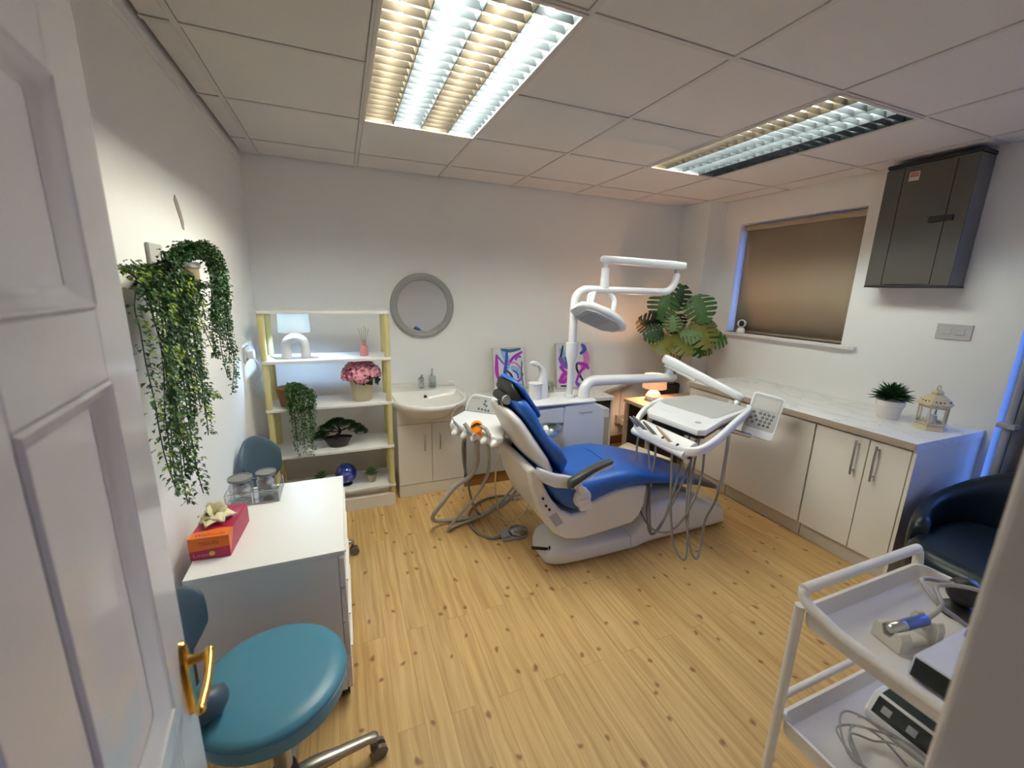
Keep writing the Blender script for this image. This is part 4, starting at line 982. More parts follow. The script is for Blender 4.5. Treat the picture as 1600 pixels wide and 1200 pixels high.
lc = (3.075, 1.205)
def hexr(r_, z, a0=.2): return [(lc[0] + r_ * math.cos(a0 + 2 * PI * j / 6), lc[1] + r_ * math.sin(a0 + 2 * PI * j / 6), wz + z) for j in range(6)]
MB().rings([hexr(.078, 0), hexr(.078, .006), hexr(.068, .014), hexr(.066, .026), hexr(.06, .026)]).build('base', 'lantern', la)
MB().rings([hexr(.066, .138), hexr(.080, .142), hexr(.080, .150), hexr(.062, .172), hexr(.034, .196), hexr(.028, .198), hexr(.028, .212), hexr(.02, .222), hexr(.001, .226)]).build('roof', 'lantern', la)
fr = MB(); gm = MB()
for j in range(6):
    a = .2 + 2 * PI * j / 6; b = a + PI / 3; pa = Vector((lc[0] + .064 * math.cos(a), lc[1] + .064 * math.sin(a), 0)); pb = Vector((lc[0] + .064 * math.cos(b), lc[1] + .064 * math.sin(b), 0))
    fr.tube([(pa.x, pa.y, wz + .026), (pa.x, pa.y, wz + .14)], .0045, 6)
    for z in (.034, .13): fr.tube([(pa.x, pa.y, wz + z), (pb.x, pb.y, wz + z)], .0055, 6)
    q = pa.lerp(pb, .5)
    for k_ in (.3, .5, .7): 
        qq = pa.lerp(pb, k_); fr.tube([(qq.x, qq.y, wz + .030), (qq.x, qq.y, wz + .048)], .003, 5)
    a3, b3 = pa * .97 + Vector((lc[0], lc[1], 0)) * .03, pb * .97 + Vector((lc[0], lc[1], 0)) * .03
    gm.add([(a3.x, a3.y, wz + .03), (b3.x, b3.y, wz + .03), (b3.x, b3.y, wz + .135), (a3.x, a3.y, wz + .135)], [(0, 1, 2, 3)])
fr.build('frame', 'lantern', la, smooth=50); gm.build('glass_panes', 'pane', la)
hol = MB()
for j in range(6):
    a = .2 + PI / 6 + 2 * PI * j / 6
    for k_ in range(-1, 2):
        q = Vector((lc[0] + (.066 - .006) * math.cos(a + k_ * .28), lc[1] + (.066 - .006) * math.sin(a + k_ * .28), wz + .163)); hol.sphere(q, .0045, 8, 5)
hol.build('pierced_holes', 'black', la)
R = [(lc[0] + .017 * math.cos(t_), lc[1], wz + .236 + .014 * math.sin(t_)) for t_ in [2 * PI * i / 16 for i in range(16)]]
MB().tube(R, .0025, 6, closed=True).build('ring', 'lantern', la, smooth=60)
MB().cyl((lc[0], lc[1], wz + .0265), (lc[0], lc[1], wz + .08), .022).build('candle', 'pot_white', la, smooth=40)

# ================================================================ ARMCHAIR
ac = thing('tub_armchair', 'dark teal leather tub armchair against the cabinet end panel', 'armchair', (2.78, .64, 0))
ax, ay = 2.78, .655
def shell(th0, th1, n=34):
    mb = MB(); R = []
    for i in range(n + 1):
        th = th0 + (th1 - th0) * i / n
        # opening faces -x; th=0 is +x (back centre)
        h = .50 + .20 * max(0, math.cos(th * .5)) ** 3 + .07 * max(0, math.cos(th)) ** 2
        ro, ri = .385, .305
        cx_, sx_ = math.cos(th), math.sin(th)
        fx = 1.0 if cx_ > 0 else 1.15
        def q(r_, z): return (ax + r_ * cx_ * fx + (.02 if z > .5 else 0), ay + r_ * sx_, z)
        R.append([q(ro - .03, .16), q(ro - .005, .30), q(ro, h - .06), q(ro - .01, h - .02), q((ro + ri) / 2, h), q(ri + .01, h - .02), q(ri, h - .06), q(ri + .01, .30), q(ri + .01, .16)])
    mb.rings(R); return mb
shell(-2.25, 2.25).build('tub_back', 'armchair', ac, smooth=70, subd=1)
st = MB(); st.rings([sup((ax - .09, ay, z), (r_, 0, 0), (0, r_ * .88, 0), 36, 3.6) for z, r_ in ((.27, .33), (.29, .345), (.40, .345), (.435, .325), (.445, .28), (.448, .05))])
st.build('seat_cushion', 'armchair', ac, smooth=50)
MB().rings([sup((ax - .02, ay, z), (r_, 0, 0), (0, r_ * .9, 0), 36, 3) for z, r_ in ((.15, .33), (.17, .34), (.268, .34))]).build('seat_base', 'armchair', ac, smooth=50)
for x in (-.26, .22):
    for y in (-.24, .24): MB().cyl((ax + x, ay + y, .151), (ax + x * 1.1, ay + y * 1.1, 0), .02, .012).build('leg', 'black', ac, smooth=50)
ps = thing('pole_stand', 'dark grey metal pole with a collar standing by the curtain behind the armchair', 'stand', (3.235, .93, 0))
MB().cyl((3.215, .955, 0.02), (3.215, .955, 1.36), .015).build('pole', 'greyplastic', ps, smooth=40)
MB().box(3.18, 3.25, .92, .99, .90, .925).build('collar', 'greyplastic', ps, bevel=.004)
MB().lathe((3.215, .955, 0), [(.001, 0), (.075, 0), (.075, .012), (.03, .02), (.001, .022)]).build('base', 'black', ps, smooth=40)

# ================================================================ STOOLS
def stool(label, cx, cy, seat_z, rb, seat_mat, parent_group, TH=(.82, 1.3), rise=.165):
    t = thing('saddle_stool', label, 'stool', (cx, cy, 0), parent_group)
    def P(x, y, z): return (cx + x * math.cos(rb) - y * math.sin(rb), cy + x * math.sin(rb) + y * math.cos(rb), z)
    R = []
    for r_, z in ((.05, -.062), (.165, -.06), (.186, -.05), (.192, -.015), (.192, -.006), (.189, -.004), (.191, .0), (.188, .008), (.176, .016), (.14, .020), (.02, .020)):
        R.append([P(r_ * math.cos(2 * PI * j / 48), r_ * math.sin(2 * PI * j / 48), seat_z + z) for j in range(48)])
    MB().rings(R).build('seat', seat_mat, t, smooth=50)
    MB().cyl(P(0, 0, .13), P(0, 0, seat_z - .062), .024).build('gas_column', 'steel', t, smooth=40)
    MB().lathe((cx, cy, 0), [(.001, .075), (.04, .075), (.042, .10), (.033, .16), (.028, .165), (.001, .165)]).build('hub', 'black', t, smooth=40)
    for k in range(5):
        a = 2 * PI * k / 5 + .34; d = Vector((math.cos(rb + a), math.sin(rb + a), 0)); c_ = Vector((cx, cy, 0)); q = Vector((-d.y, d.x, 0)); R = []
        for r_, z, hw, hh in ((.03, .105, .026, .022), (.08, .108, .024, .020), (.16, .098, .018, .015), (.24, .088, .016, .012), (.262, .084, .018, .013), (.272, .08, .012, .010)):
            R.append(sup(c_ + d * r_ + Vector((0, 0, z)), q * hw, Vector((0, 0, hh)), 14, 2.6))
        lg = MB().rings(R).build('foot_arm', 'stoolmetal', t, smooth=60)
        wv = c_ + d * .262; cs = MB(); cs.cyl(wv + Vector((0, 0, .045)), wv + Vector((0, 0, .08)), .007)
        for s_ in (-1, 1): cs.cyl(wv + q * s_ * .007 + d * .01 + Vector((0, 0, .0255)), wv + q * s_ * .021 + d * .01 + Vector((0, 0, .0255)), .025, n=18)
        cs.build('castor', 'castor', lg, smooth=40)
    # wrap-around torso support
    R = []; n = 20
    for i in range(n + 1):
        u = i / n; th = PI * TH[0] + u * PI * (TH[1] - TH[0])
        hgt = .135 * (math.sin(PI * min(1, .12 + .88 * u)) ** .5) if u > .0 else .04
        hgt = .055 + .11 * math.sin(PI * u) ** .8
        r_ = .235 + .01 * math.sin(PI * u); d = Vector((math.cos(rb + th), math.sin(rb + th), 0)); zc = seat_z + rise
        c_ = Vector((cx, cy, zc)) + d * r_
        R.append(sup(c_, d * .020, Vector((0, 0, hgt)) , 18, 2.6))
    MB().rings(R).build('torso_support', 'stoolback', t, smooth=60)
    d = Vector((math.cos(rb + PI), math.sin(rb + PI), 0)); c_ = Vector((cx, cy, 0))
    MB().tube([c_ + d * .03 + Vector((0, 0, seat_z - .075)), c_ + d * .26 + Vector((0, 0, seat_z - .07)), c_ + d * .265 + Vector((0, 0, seat_z + .08))], .012, 10).build('support_arm', 'black', t, smooth=50)
    return t, P
t1, P1 = stool('turquoise round stool with a slate-blue back support in front of the door handle', -.238, 1.115, .480, -.12, 'stooltop', 'wheeled dental stools')
# rolled pad of the front stool's support
MB().rings([sup((-.375 + .02 * k, 1.02 + .006 * k, .545), (0, .035 * s_, 0), (0, 0, .038 * s_), 16, 2.2) for k, s_ in ((-2, .3), (-1.6, .8), (-1, 1), (1, 1), (2.2, .85), (2.7, .35))]).build('roll_pad', 'stoolback', t1, smooth=60)
t2, P2 = stool('second stool, mostly hidden between the drawer unit and the shelf unit', -.285, 2.33, .42, -.25, 'stooltop', 'wheeled dental stools', (.70, 1.1), .165)

# ================================================================ DRAWER UNIT AND ITS ITEMS
CX0, CX1, CY0, CY1, CTZ = -.505, -.042, 1.40, 2.03, .65
du_ = thing('drawer_unit', 'white drawer unit on castors against the left wall', 'drawer unit', (-.27, 1.7, 0))
MB().box(CX0, CX1, CY0, CY1, CTZ - .018, CTZ).build('top', 'white', du_, bevel=.0015)
MB().box(CX0, CX1 - .022, CY0, CY0 + .018, .065, CTZ - .0185).build('side_panel', 'lgrey_lam' if 'lgrey_lam' in M else 'white', du_, bevel=.001)
MB().box(CX0, CX1 - .022, CY1 - .018, CY1, .065, CTZ - .0185).build('side_panel', 'white', du_, bevel=.001)
MB().box(CX0, CX1 - .022, CY0 + .0185, CY1 - .0185, .065, .085).box(CX0, CX0 + .01, CY0 + .0185, CY1 - .0185, .086, CTZ - .02).build('carcass', 'white', du_)
zz = [.07, .215, .36, .505, .625]
for a, b in zip(zz[:-1], zz[1:]):
    d = MB().box(CX1 - .020, CX1 - .002, CY0 + .002, CY1 - .002, a, b - .006).build('drawer', 'white', du_, bevel=.001)
    MB().box(CX1 - .002, CX1 + .006, CY0 + .06, CY1 - .06, b - .02, b - .014).build('grip', 'cabinet', d, bevel=.001)
for x in (CX0 + .05, CX1 - .035):
    for y in (CY0 + .045, CY1 - .045):
        c = MB().cyl((x, y, .04), (x, y, .0648), .008)
        for s_ in (-1, 1): c.cyl((x + s_ * .005, y + .008, .0245), (x + s_ * .019, y + .008, .0245), .024, n=18)
        c.build('castor', 'black', du_, smooth=40)
tz = CTZ + .0008
# tissue box
tb_ = thing('tissue_box', 'magenta and orange tissue box with a cream tissue pulled up', 'tissue box', (-.43, 1.60, CTZ))
a0 = math.radians(-4); ux = Vector((math.cos(a0), math.sin(a0), 0)); uy = Vector((-math.sin(a0), math.cos(a0), 0)); bc = Vector((-.445, 1.612, tz)); BW, BL, BH = .116, .225, .078
MB().obox(bc + Vector((0, 0, BH / 2)), ux, uy, (0, 0, 1), BW / 2, BL / 2, BH / 2).build('carton', 'magenta', tb_, bevel=.0015)
def q3(u, v, z): return bc + ux * u + uy * v + Vector((0, 0, z))
ob = MB(); e = .0008
ob.add([q3(-BW/2, -BL/2 - e, BH * .42), q3(BW/2, -BL/2 - e, BH * .52), q3(BW/2, -BL/2 - e, BH + e), q3(-BW/2, -BL/2 - e, BH + e)], [(0, 1, 2, 3)])
ob.add([q3(-BW/2, -BL/2, BH + e), q3(BW/2, -BL/2, BH + e), q3(BW/2, -BL/2 + .052, BH + e), q3(.02, -BL/2 + .056, BH + e), q3(-BW/2, -BL/2 + .038, BH + e)], [(0, 1, 2, 3, 4)])
ob.add([q3(BW/2 + e, -BL/2, BH * .1), q3(BW/2 + e, -BL/2 + .016, BH * .35), q3(BW/2 + e, -BL/2 + .05, BH + e), q3(BW/2 + e, -BL/2, BH + e)], [(0, 1, 2, 3)])
ob.build('orange_band', 'orangecard', tb_)
text('lettering', 'Wellouin', 'redtext', tb_, q3(0, -BL / 2 + .018, BH + .0014), ux, uy, .024, .0001)
text('lettering', 'TISSUES', 'redtext', tb_, q3(0, -BL / 2 - .0012, BH * .74), ux, (0, 0, 1), .017, .0001)
text('lettering', 'Loom', 'pinktext', tb_, q3(-.025, -BL / 2 - .0012, BH * .22), ux, (0, 0, 1), .020, .0001)
MB().rings([[q3(.006 + r_ * math.cos(2*PI*j/20), -BL/2 - d_, BH * .25 + r_ * math.sin(2*PI*j/20)) for j in range(20)] for r_, d_ in ((.0085, .0006), (.0085, .0016))]).build('yellow_spot', 'yellowcard', tb_)
fw_ = MB(); rg = random.Random(3)
for i in range(26):
    x = rg.uniform(-.02, .05); a = q3(x, rg.uniform(0.0, .05), BH + .0012); b = q3(x + rg.uniform(-.01, .04), rg.uniform(.03, .105), BH + .0012)
    a.x = min(a.x, bc.x + .05); d = (b - a); nn_ = Vector((-d.y, d.x, 0)).normalized() * .0012; fw_.add([a - nn_, a + nn_, b], [(0, 1, 2)])
fw_.build('flower_print', 'pinktext', tb_)
MB().add([q3(-.035, .07, BH + .0013), q3(-.01, .068, BH + .0013), q3(.0, .082, BH + .0013), q3(-.02, .088, BH + .0013)], [(0, 1, 2, 3)]).build('yellow_print', 'yellowcard', tb_)
# crumpled tissue: folded, pointed flaps rising out of the slot
ts = MB(); rg = random.Random(11)
for k, (ang, L, h) in enumerate(((.15, .060, .012), (.95, .052, .030), (1.9, .048, .026), (2.75, .058, .010), (3.7, .046, .014), (4.5, .060, .006), (5.4, .050, .016), (1.4, .030, .045), (3.2, .028, .040))):
    d = Vector((math.cos(ang), math.sin(ang), 0)); sdv = Vector((-d.y, d.x, 0)); nr, nc = 7, 7; base = q3(-.010, -.004, BH + .002)
    vs = []
    for i in range(nr + 1):
        t_ = i / nr; wd = .024 * (1 - t_) ** .6 * (1 + .5 * math.sin(t_ * 4)) + .001
        for j in range(nc):
            u = j / (nc - 1) * 2 - 1
            vs.append(base + d * (.004 + L * t_) + sdv * (u * wd) + Vector((0, 0, h * math.sin(PI * min(1, t_ * 1.15)) + .010 * (1 - abs(u)) * (1 - t_) + .004 * math.sin(u * 5 + k * 2 + t_ * 6) + .012)))
    ts.add(vs, [(i * nc + j, i * nc + j + 1, (i + 1) * nc + j + 1, (i + 1) * nc + j) for i in range(nr) for j in range(nc - 1)])
ts.build('tissue', 'tissue', tb_, smooth=80, solid=.0008)
# wire caddy with two jars
cd_ = thing('wire_caddy', 'clear and chrome rectangular caddy holding two glass jars', 'caddy', (-.39, 1.98, CTZ))
kx0, kx1, ky0, ky1 = -.485, -.292, 1.855, 1.995
f = MB(); r_ = .0026
for z in (tz + .004, tz + .055):
    f.tube([(kx0, ky0, z), (kx1, ky0, z), (kx1, ky1, z), (kx0, ky1, z)], r_, 6, closed=True)
for x in (kx0, (kx0 + kx1) / 2, kx1):
    for y in (ky0, ky1): f.tube([(x, y, tz + .002), (x, y, tz + .055)], r_, 6)
f.build('frame', 'chrome', cd_, smooth=60)
MB().box(kx0 + .003, kx1 - .003, ky0 + .003, ky1 - .003, tz + .001, tz + .004).build('base_plate', 'chrome', cd_)
gp_ = MB()
gp_.box(kx1 - .001, kx1 + .001, ky0 + .003, ky1 - .003, tz + .006, tz + .052).box(kx0 + .003, kx1 - .003, ky0 - .001, ky0 + .001, tz + .006, tz + .052)
gp_.build('glass_sides', 'pane', cd_)
def jar(label, x, y, s_):
    j = thing('glass_jar', label, 'jar', (x, y, tz + .0045), 'grey-lidded jars in the caddy')
    zj = tz + .0045
    MB().lathe((x, y, zj), [(.001, .0), (.036 * s_, 0), (.042 * s_, .006), (.042 * s_, .07), (.036 * s_, .084), (.034 * s_, .09), (.0325 * s_, .09), (.0345 * s_, .083), (.040 * s_, .07), (.040 * s_, .008), (.001, .006)]).build('glass', 'pane', j, smooth=50)
    MB().lathe((x, y, zj + .0905), [(.001, 0), (.038 * s_, 0), (.043 * s_, .003), (.043 * s_, .013), (.038 * s_, .013), (.037 * s_, .010), (.001, .010)]).build('lid', 'jarlid', j, smooth=40)
    cm_ = MB(); rg = random.Random(int(x * 1000))
    for _ in range(9): cm_.sphere((x + rg.uniform(-.018, .018), y + rg.uniform(-.018, .018), zj + rg.uniform(.026, .056)), .016, 10, 7)
    cm_.build('cotton_wool', 'cotton', j, smooth=80)
jar('larger grey-lidded glass jar of cotton wool, nearer the wall in the caddy', -.435, 1.905, 1.05)
jar('smaller grey-lidded glass jar of cotton wool, away from the wall in the caddy', -.345, 1.935, .9)

# ================================================================ CART AT BOTTOM RIGHT
ct_ = thing('trolley', 'white metal trolley with raised tray rims beside the doorway', 'trolley', (1.25, .35, 0))
TX0, TX1, TY0, TY1 = 1.0, 1.50, .155, .535; T1, T2 = .775, .45
def trayz(z0_):
    R = []
    for ins, z in ((.006, -.012), (.0, -.008), (-.002, .03), (-.006, .034), (.002, .034), (.006, .028), (.018, .004), (.03, -.001)):
        pl = rr_poly(TX0 + ins, TX1 - ins, TY0 + ins, TY1 - ins, .03 - min(.02, max(ins, 0)), 5); R.append([(x, y, z0_ + z) for x, y in pl])
    return MB().rings(R)
trayz(T1).build('upper_tray', 'cart', ct_, smooth=40)
trayz(T2).build('lower_tray', 'cart', ct_, smooth=40)
trayz(.13).build('bottom_tray', 'cart', ct_, smooth=40)
for x, y in ((TX0 - .004, TY1 + .004), (TX1 + .004, TY1 + .004), (TX0 - .004, TY0 - .004), (TX1 + .004, TY0 - .004)):
    MB().cyl((x, y, .05), (x, y, T1 + .04), .0115).build('post', 'cart', ct_, smooth=40)
rl = MB(); zr = .856; a = TX0 - .006; b = TX1 + .006; yy = TY1 + .006
rl.tube(smoothpath([(a, TY0, T1 + .030), (a, TY1 - .12, T1 + .032), (a, TY1 - .05, T1 + .045), (a + .002, yy - .012, zr - .022), (a + .012, yy, zr - .004), (a + .05, yy, zr), (b - .06, yy, zr), (b - .02, yy, zr - .004), (b - .002, yy, zr - .03), (b, yy - .002, T1 + .02)], 5), .0125, 12)
rl.build('push_rail', 'cart', ct_, smooth=60)
rl = MB().tube([(a + .01, yy, T2 + .085), (b - .01, yy, T2 + .085)], .009, 10); rl.build('guard_rail', 'cart', ct_, smooth=60)
for x in (TX0, TX1):
    for y in (TY0, TY1):
        MB().cyl((x - .01, y, .0255), (x + .012, y, .0255), .025).cyl((x, y, .03), (x, y, .06), .006).build('castor', 'castor', ct_, smooth=40)
# handpiece cradle
cz_ = T1 + .0003
hc = thing('handpiece_cradle', 'cream plastic cradle with two notched uprights on the upper tray', 'cradle', (1.17, .41, cz_))
def rot2(p, c, a): return (c[0] + (p[0] - c[0]) * math.cos(a) - (p[1] - c[1]) * math.sin(a), c[1] + (p[0] - c[0]) * math.sin(a) + (p[1] - c[1]) * math.cos(a))
ca = math.radians(-12); hc_c = Vector((1.165, .405, cz_)); hu = Vector((math.cos(ca), math.sin(ca), 0)); hv = Vector((-math.sin(ca), math.cos(ca), 0))
def wedge(mb, s0, s1, hgt, wid):
    prof = [(-wid, 0), (-wid, hgt * .75), (-wid * .75, hgt), (-wid * .45, hgt * .95), (-.006, hgt * .45), (.006, hgt * .45), (wid * .45, hgt * .95), (wid * .75, hgt), (wid, hgt * .75), (wid, 0)]
    A = [hc_c + hu * s0 + hv * v + Vector((0, 0, z)) for v, z in prof]; B = [hc_c + hu * s1 + hv * v + Vector((0, 0, z)) for v, z in prof]
    mb.rings([A, B])
cm_ = MB(); wedge(cm_, -.055, -.025, .045, .032); wedge(cm_, .045, .065, .06, .030)
cm_.obox(hc_c + hu * .01 + Vector((0, 0, .004)), hu, hv, (0, 0, 1), .06, .022, .004)
cm_.build('cradle_body', 'cream', hc, bevel=.002)
hpz = thing('scaler_handpiece', 'steel and blue handpiece resting in the cream cradle with its grey hose', 'handpiece', tuple(hc_c + Vector((0, 0, .03))))
A_, B_ = hc_c + hu * -.045 + Vector((0, 0, .040)), hc_c + hu * .075 + Vector((0, 0, .056))
dd = (B_ - A_)
MB().tube([A_ + dd * -.05, A_, A_ + dd * .28, A_ + dd * .3], [.008, .0125, .0125, .011], 16).build('steel_tip', 'steel', hpz, smooth=40)
MB().tube([A_ + dd * .3, A_ + dd * .75, A_ + dd * .8], [.0125, .0125, .009], 16).build('blue_body', 'bluemetal', hpz, smooth=40)
MB().tube(smoothpath([A_ + dd * .8, A_ + dd * 1.2 + Vector((.005, .01, .015)), (1.33, .43, .86), (1.385, .37, .87), (1.36, .31, .85), (1.335, .28, .82)], 7), .0052, 8).build('hose', 'hose2', hpz, smooth=60)
MB().tube(smoothpath([(1.375, .42, .86), (1.30, .45, .87), (1.265, .40, .85), (1.30, .375, .82), (1.325, .33, .79)], 7), .0052, 8).build('hose', 'hose2', hpz, smooth=60)
kb = thing('black_knob_unit', 'black rounded device at the back of the upper tray beside the door frame', 'device', (1.40, .39, cz_))
MB().sphere((1.405, .405, cz_ + .062), .035, 18, 12).build('knob', 'black', kb, smooth=180)
MB().lathe((1.405, .405, cz_), [(.001, 0), (.04, 0), (.04, .012), (.02, .028), (.001, .03)]).build('base', 'black', kb, smooth=40)
# small white device with black front
dv = thing('curing_device', 'pale lilac box with a black front and a small logo strip on the upper tray', 'device', (1.16, .27, cz_))
DX0, DX1, DY0, DY1, DH = 1.06, 1.285, .192, .350, .052
MB().prism([(DX0 + .012, cz_), (DX0, cz_ + .006), (DX0 + .006, cz_ + DH), (DX1, cz_ + DH), (DX1, cz_)], DY0, DY1, 'y').build('case', 'lilac', dv, bevel=.004)
MB().add([(DX0 - .0012, DY0 + .004, cz_ + .008), (DX0 - .0012, DY1 - .004, cz_ + .008), (DX0 + .0050, DY1 - .004, cz_ + DH - .004), (DX0 + .0050, DY0 + .004, cz_ + DH - .004)], [(0, 1, 2, 3)]).build('black_front', 'lcd', dv, solid=.001)
lg_ = MB().box(1.10, 1.115, .20, .29, cz_ + DH + .0002, cz_ + DH + .0012).build('logo_strip', 'lcd', dv)
MB().box(1.10, 1.115, .27, .29, cz_ + DH + .0013, cz_ + DH + .0018).build('logo_tip', 'p_violet', lg_)
kn_ = MB().lathe((1.24, .325, cz_ + DH + .0002), [(.001, 0), (.015, 0), (.014, .014), (.001, .016)]); kn_.build('blue_knob', 'blue', dv, smooth=40)
# lower tray
lz = T2 + .0003
d2 = thing('scaler_unit', 'white box with a dark display and a row of buttons on the lower tray', 'device', (1.33, .33, lz))
q0 = [(1.24, .47), (1.46, .47), (1.46, .20), (1.24, .20)]
MB().prism([(1.245, lz), (1.235, lz + .03), (1.265, lz + .075), (1.455, lz + .085), (1.455, lz)], .192, .47, 'y').build('case', 'plastic', d2, bevel=.006)
def fp(u, v): # front sloping face
    a = Vector((1.2355, 0, lz + .031)); b = Vector((1.2645, 0, lz + .0745)); q = a.lerp(b, v); return (q.x - .0012, .455 - u * .265, q.z + .001)
MB().add([(1.272, .455, lz + .0765), (1.272, .19, lz + .0765), (1.375, .19, lz + .0822), (1.375, .455, lz + .0822)], [(0, 1, 2, 3)]).build('display', 'lcd_green', d2, solid=.001)
MB().add([fp(0, .08), fp(1, .08), fp(1, .95), fp(0, .95)], [(0, 1, 2, 3)]).build('button_strip', 'lcd', d2, solid=.001)
for k in range(5): 
    q = Vector(fp(.1 + .2 * k, .5)); MB().obox(q + Vector((-.002, 0, .001)), (0, 1, 0), (.55, 0, .83), (-.83, 0, .55), .010, .009, .0015).build('button', 'greyplastic', d2, bevel=.001)
cb = thing('coiled_cable', 'loosely coiled grey cable on the lower tray', 'cable', (1.13, .36, lz))
pts = []
for i in range(64):
    a = i * .42; r1, r2 = .085 + .018 * math.sin(i * .9), .10 + .02 * math.cos(i * .53)
    pts.append((1.125 + r1 * math.cos(a) * .8, .35 + r2 * math.sin(a), lz + .006 + .032 * abs(math.sin(i * .37)) + .0006 * i))
MB().tube(smoothpath(pts, 4), .0028, 6).build('cable', 'hose2', cb, smooth=60)
ad = thing('power_adaptor', 'dark power adaptor lying at the front of the lower tray', 'adaptor', (1.13, .22, lz))
MB().box(1.16, 1.222, .19, .255, lz, lz + .032).build('adaptor_body', 'black', ad, bevel=.005)

# ================================================================ DENTAL CHAIR AND UNIT
YC = 1.98
dc = thing('dental_chair', 'blue and white dental chair with side unit, overhead lamp and instrument tray on arms', 'dental chair', (1.6, YC, 0))
def yz_ring(x, zt, zb__, hw, n=28, p=5.0, yc=YC): return sup((x, yc, (zt + zb__) / 2), (0, hw, 0), (0, 0, (zt - zb__) / 2), n, p)
# floor base
b = MB(); b.rings([yz_ring(x, h, .001, hw, 36, 4.5) for x, h, hw in ((1.01, .03, .09), (1.02, .06, .115), (1.05, .095, .145), (1.10, .112, .163), (1.2, .115, .172), (1.45, .115, .172), (1.545, .115, .17))])
b.build('base', 'plastic', dc, smooth=55)
b = MB(); b.rings([yz_ring(x, h, .001, hw, 36, 5) for x, h, hw in ((1.548, .116, .172), (1.60, .15, .172), (1.65, .225, .168), (1.71, .285, .165), (1.78, .302, .163), (1.95, .285, .16), (2.08, .24, .155), (2.22, .185, .148), (2.33, .15, .14), (2.375, .04, .12))])
b.build('base_housing', 'plastic', dc, smooth=55)
fl_ = MB().cyl((1.06, 1.90, .072), (.955, 1.965, .066), .009).cyl((1.075, 1.892, .072), (1.04, 1.912, .071), .020)
fl_.build('foot_lever', 'black', dc, smooth=50)
# lift mechanism cover (soft grey)
lc_ = MB(); lc_.rings([yz_ring(x, zt, zb__, hw, 24, 3.5) for x, zt, zb__, hw in ((1.42, .36, .30, .10), (1.52, .37, .24, .13), (1.68, .375, .22, .135), (1.85, .36, .24, .13), (2.0, .31, .22, .12), (2.12, .25, .17, .11))])
lc_.build('lift_cover', 'lgrey', dc, smooth=50)
# seat shell
prof = [(.815, .665), (.835, .56), (.875, .45), (.925, .35), (.985, .275), (1.06, .225), (1.16, .205), (1.28, .215), (1.40, .225), (1.50, .235), (1.545, .27), (1.575, .34), (1.585, .462), (1.45, .470), (1.34, .462), (1.22, .43), (1.19, .435), (1.16, .372), (1.09, .368), (1.02, .41), (.965, .475), (.92, .555), (.885, .64), (.85, .68)]
ss = MB().prism(prof, YC - .225, YC + .225, 'y')
ss.build('seat_shell', 'shell', dc, bevel=.018, seg=3, smooth=50)
mb = MB().prism([(.945, .385), (.99, .318), (1.035, .335), (.99, .405)], YC - .2275, YC - .2262, 'y'); mb.build('control_plate', 'lgrey', dc)
mb = MB()
for x, z in ((.905, .50), (.925, .455), (.945, .43)): mb.cyl((x, YC - .2258, z), (x, YC - .234, z), .006)
mb.build('connector', 'black', dc, smooth=40)
# seat and leg cushion
st_ = [(.895, .66, .635, .19), (.905, .665, .60, .215), (.935, .655, .545, .235), (.98, .63, .475, .243), (1.04, .605, .41, .247), (1.10, .585, .38, .25), (1.16, .578, .385, .25), (1.24, .578, .43, .25), (1.35, .588, .462, .25), (1.47, .582, .472, .25), (1.60, .552, .462, .248), (1.75, .508, .437, .238), (1.90, .462, .402, .225)]
sc2 = MB().rings([yz_ring(x, zt, zb__, hw, 32, 4.2) for x, zt, zb__, hw in st_]); sc2.build('seat_cushion', 'blue', dc, smooth=60)
fp_ = [(1.9005, .462, .402, .225), (2.03, .418, .365, .212), (2.14, .372, .325, .196), (2.20, .342, .305, .175), (2.215, .33, .312, .15)]
MB().rings([yz_ring(x, zt, zb__, hw, 32, 4.2) for x, zt, zb__, hw in fp_[:1] + [(1.95, .446, .39, .221)]]).build('foot_cushion', 'blue', dc, smooth=60)
MB().rings([yz_ring(x, zt, zb__, hw, 32, 4.2) for x, zt, zb__, hw in [(1.9505, .446, .39, .221)] + fp_[1:]]).build('foot_pad', 'darkpad', dc, smooth=60)
MB().tube([(1.36, YC - .14, .584), (1.37, YC - .07, .5885), (1.372, YC + .07, .5885), (1.362, YC + .14, .584)], .003, 6).build('seat_seam', 'blue', dc)
# backrest: frame along the lean
bp_ = [(1.005, .595), (.985, .65), (.945, .715), (.90, .785), (.862, .845), (.822, .905), (.778, .955), (.752, .975)]
hw_ = [.19, .222, .238, .226, .205, .185, .168, .12]
def brings(off0, off1, hws, p=3.6, cut=None):
    R = []; n = len(bp_)
    for i in range(n):
        a, c = bp_[max(0, i - 1)], bp_[min(n - 1, i + 1)]
        t_ = Vector((c[0] - a[0], 0, c[1] - a[1])).normalized(); nn_ = Vector((t_.z, 0, -t_.x))      # towards the patient
        e = min(i, n - 1 - i); sq = .35 if e == 0 else (.8 if e == 1 else 1)
        mid = (off0[i] + off1[i]) / 2; half = abs(off1[i] - off0[i]) / 2 * sq
        R.append(sup(Vector((bp_[i][0], YC, bp_[i][1])) + nn_ * mid, Vector((0, hws[i], 0)), nn_ * half, 32, p))
    return R
MB().rings(brings([0] * 8, [.055, .095, .085, .060, .058, .075, .088, .065], hw_)).build('back_cushion', 'blue', dc, smooth=60)
bs = MB().rings(brings([-.065, -.075, -.08, -.085, -.08, -.075, -.065, -.045], [-.001] * 8, [h - .006 for h in hw_], 3.0)); bsh = bs.build('back_shell', 'shell', dc, smooth=60)
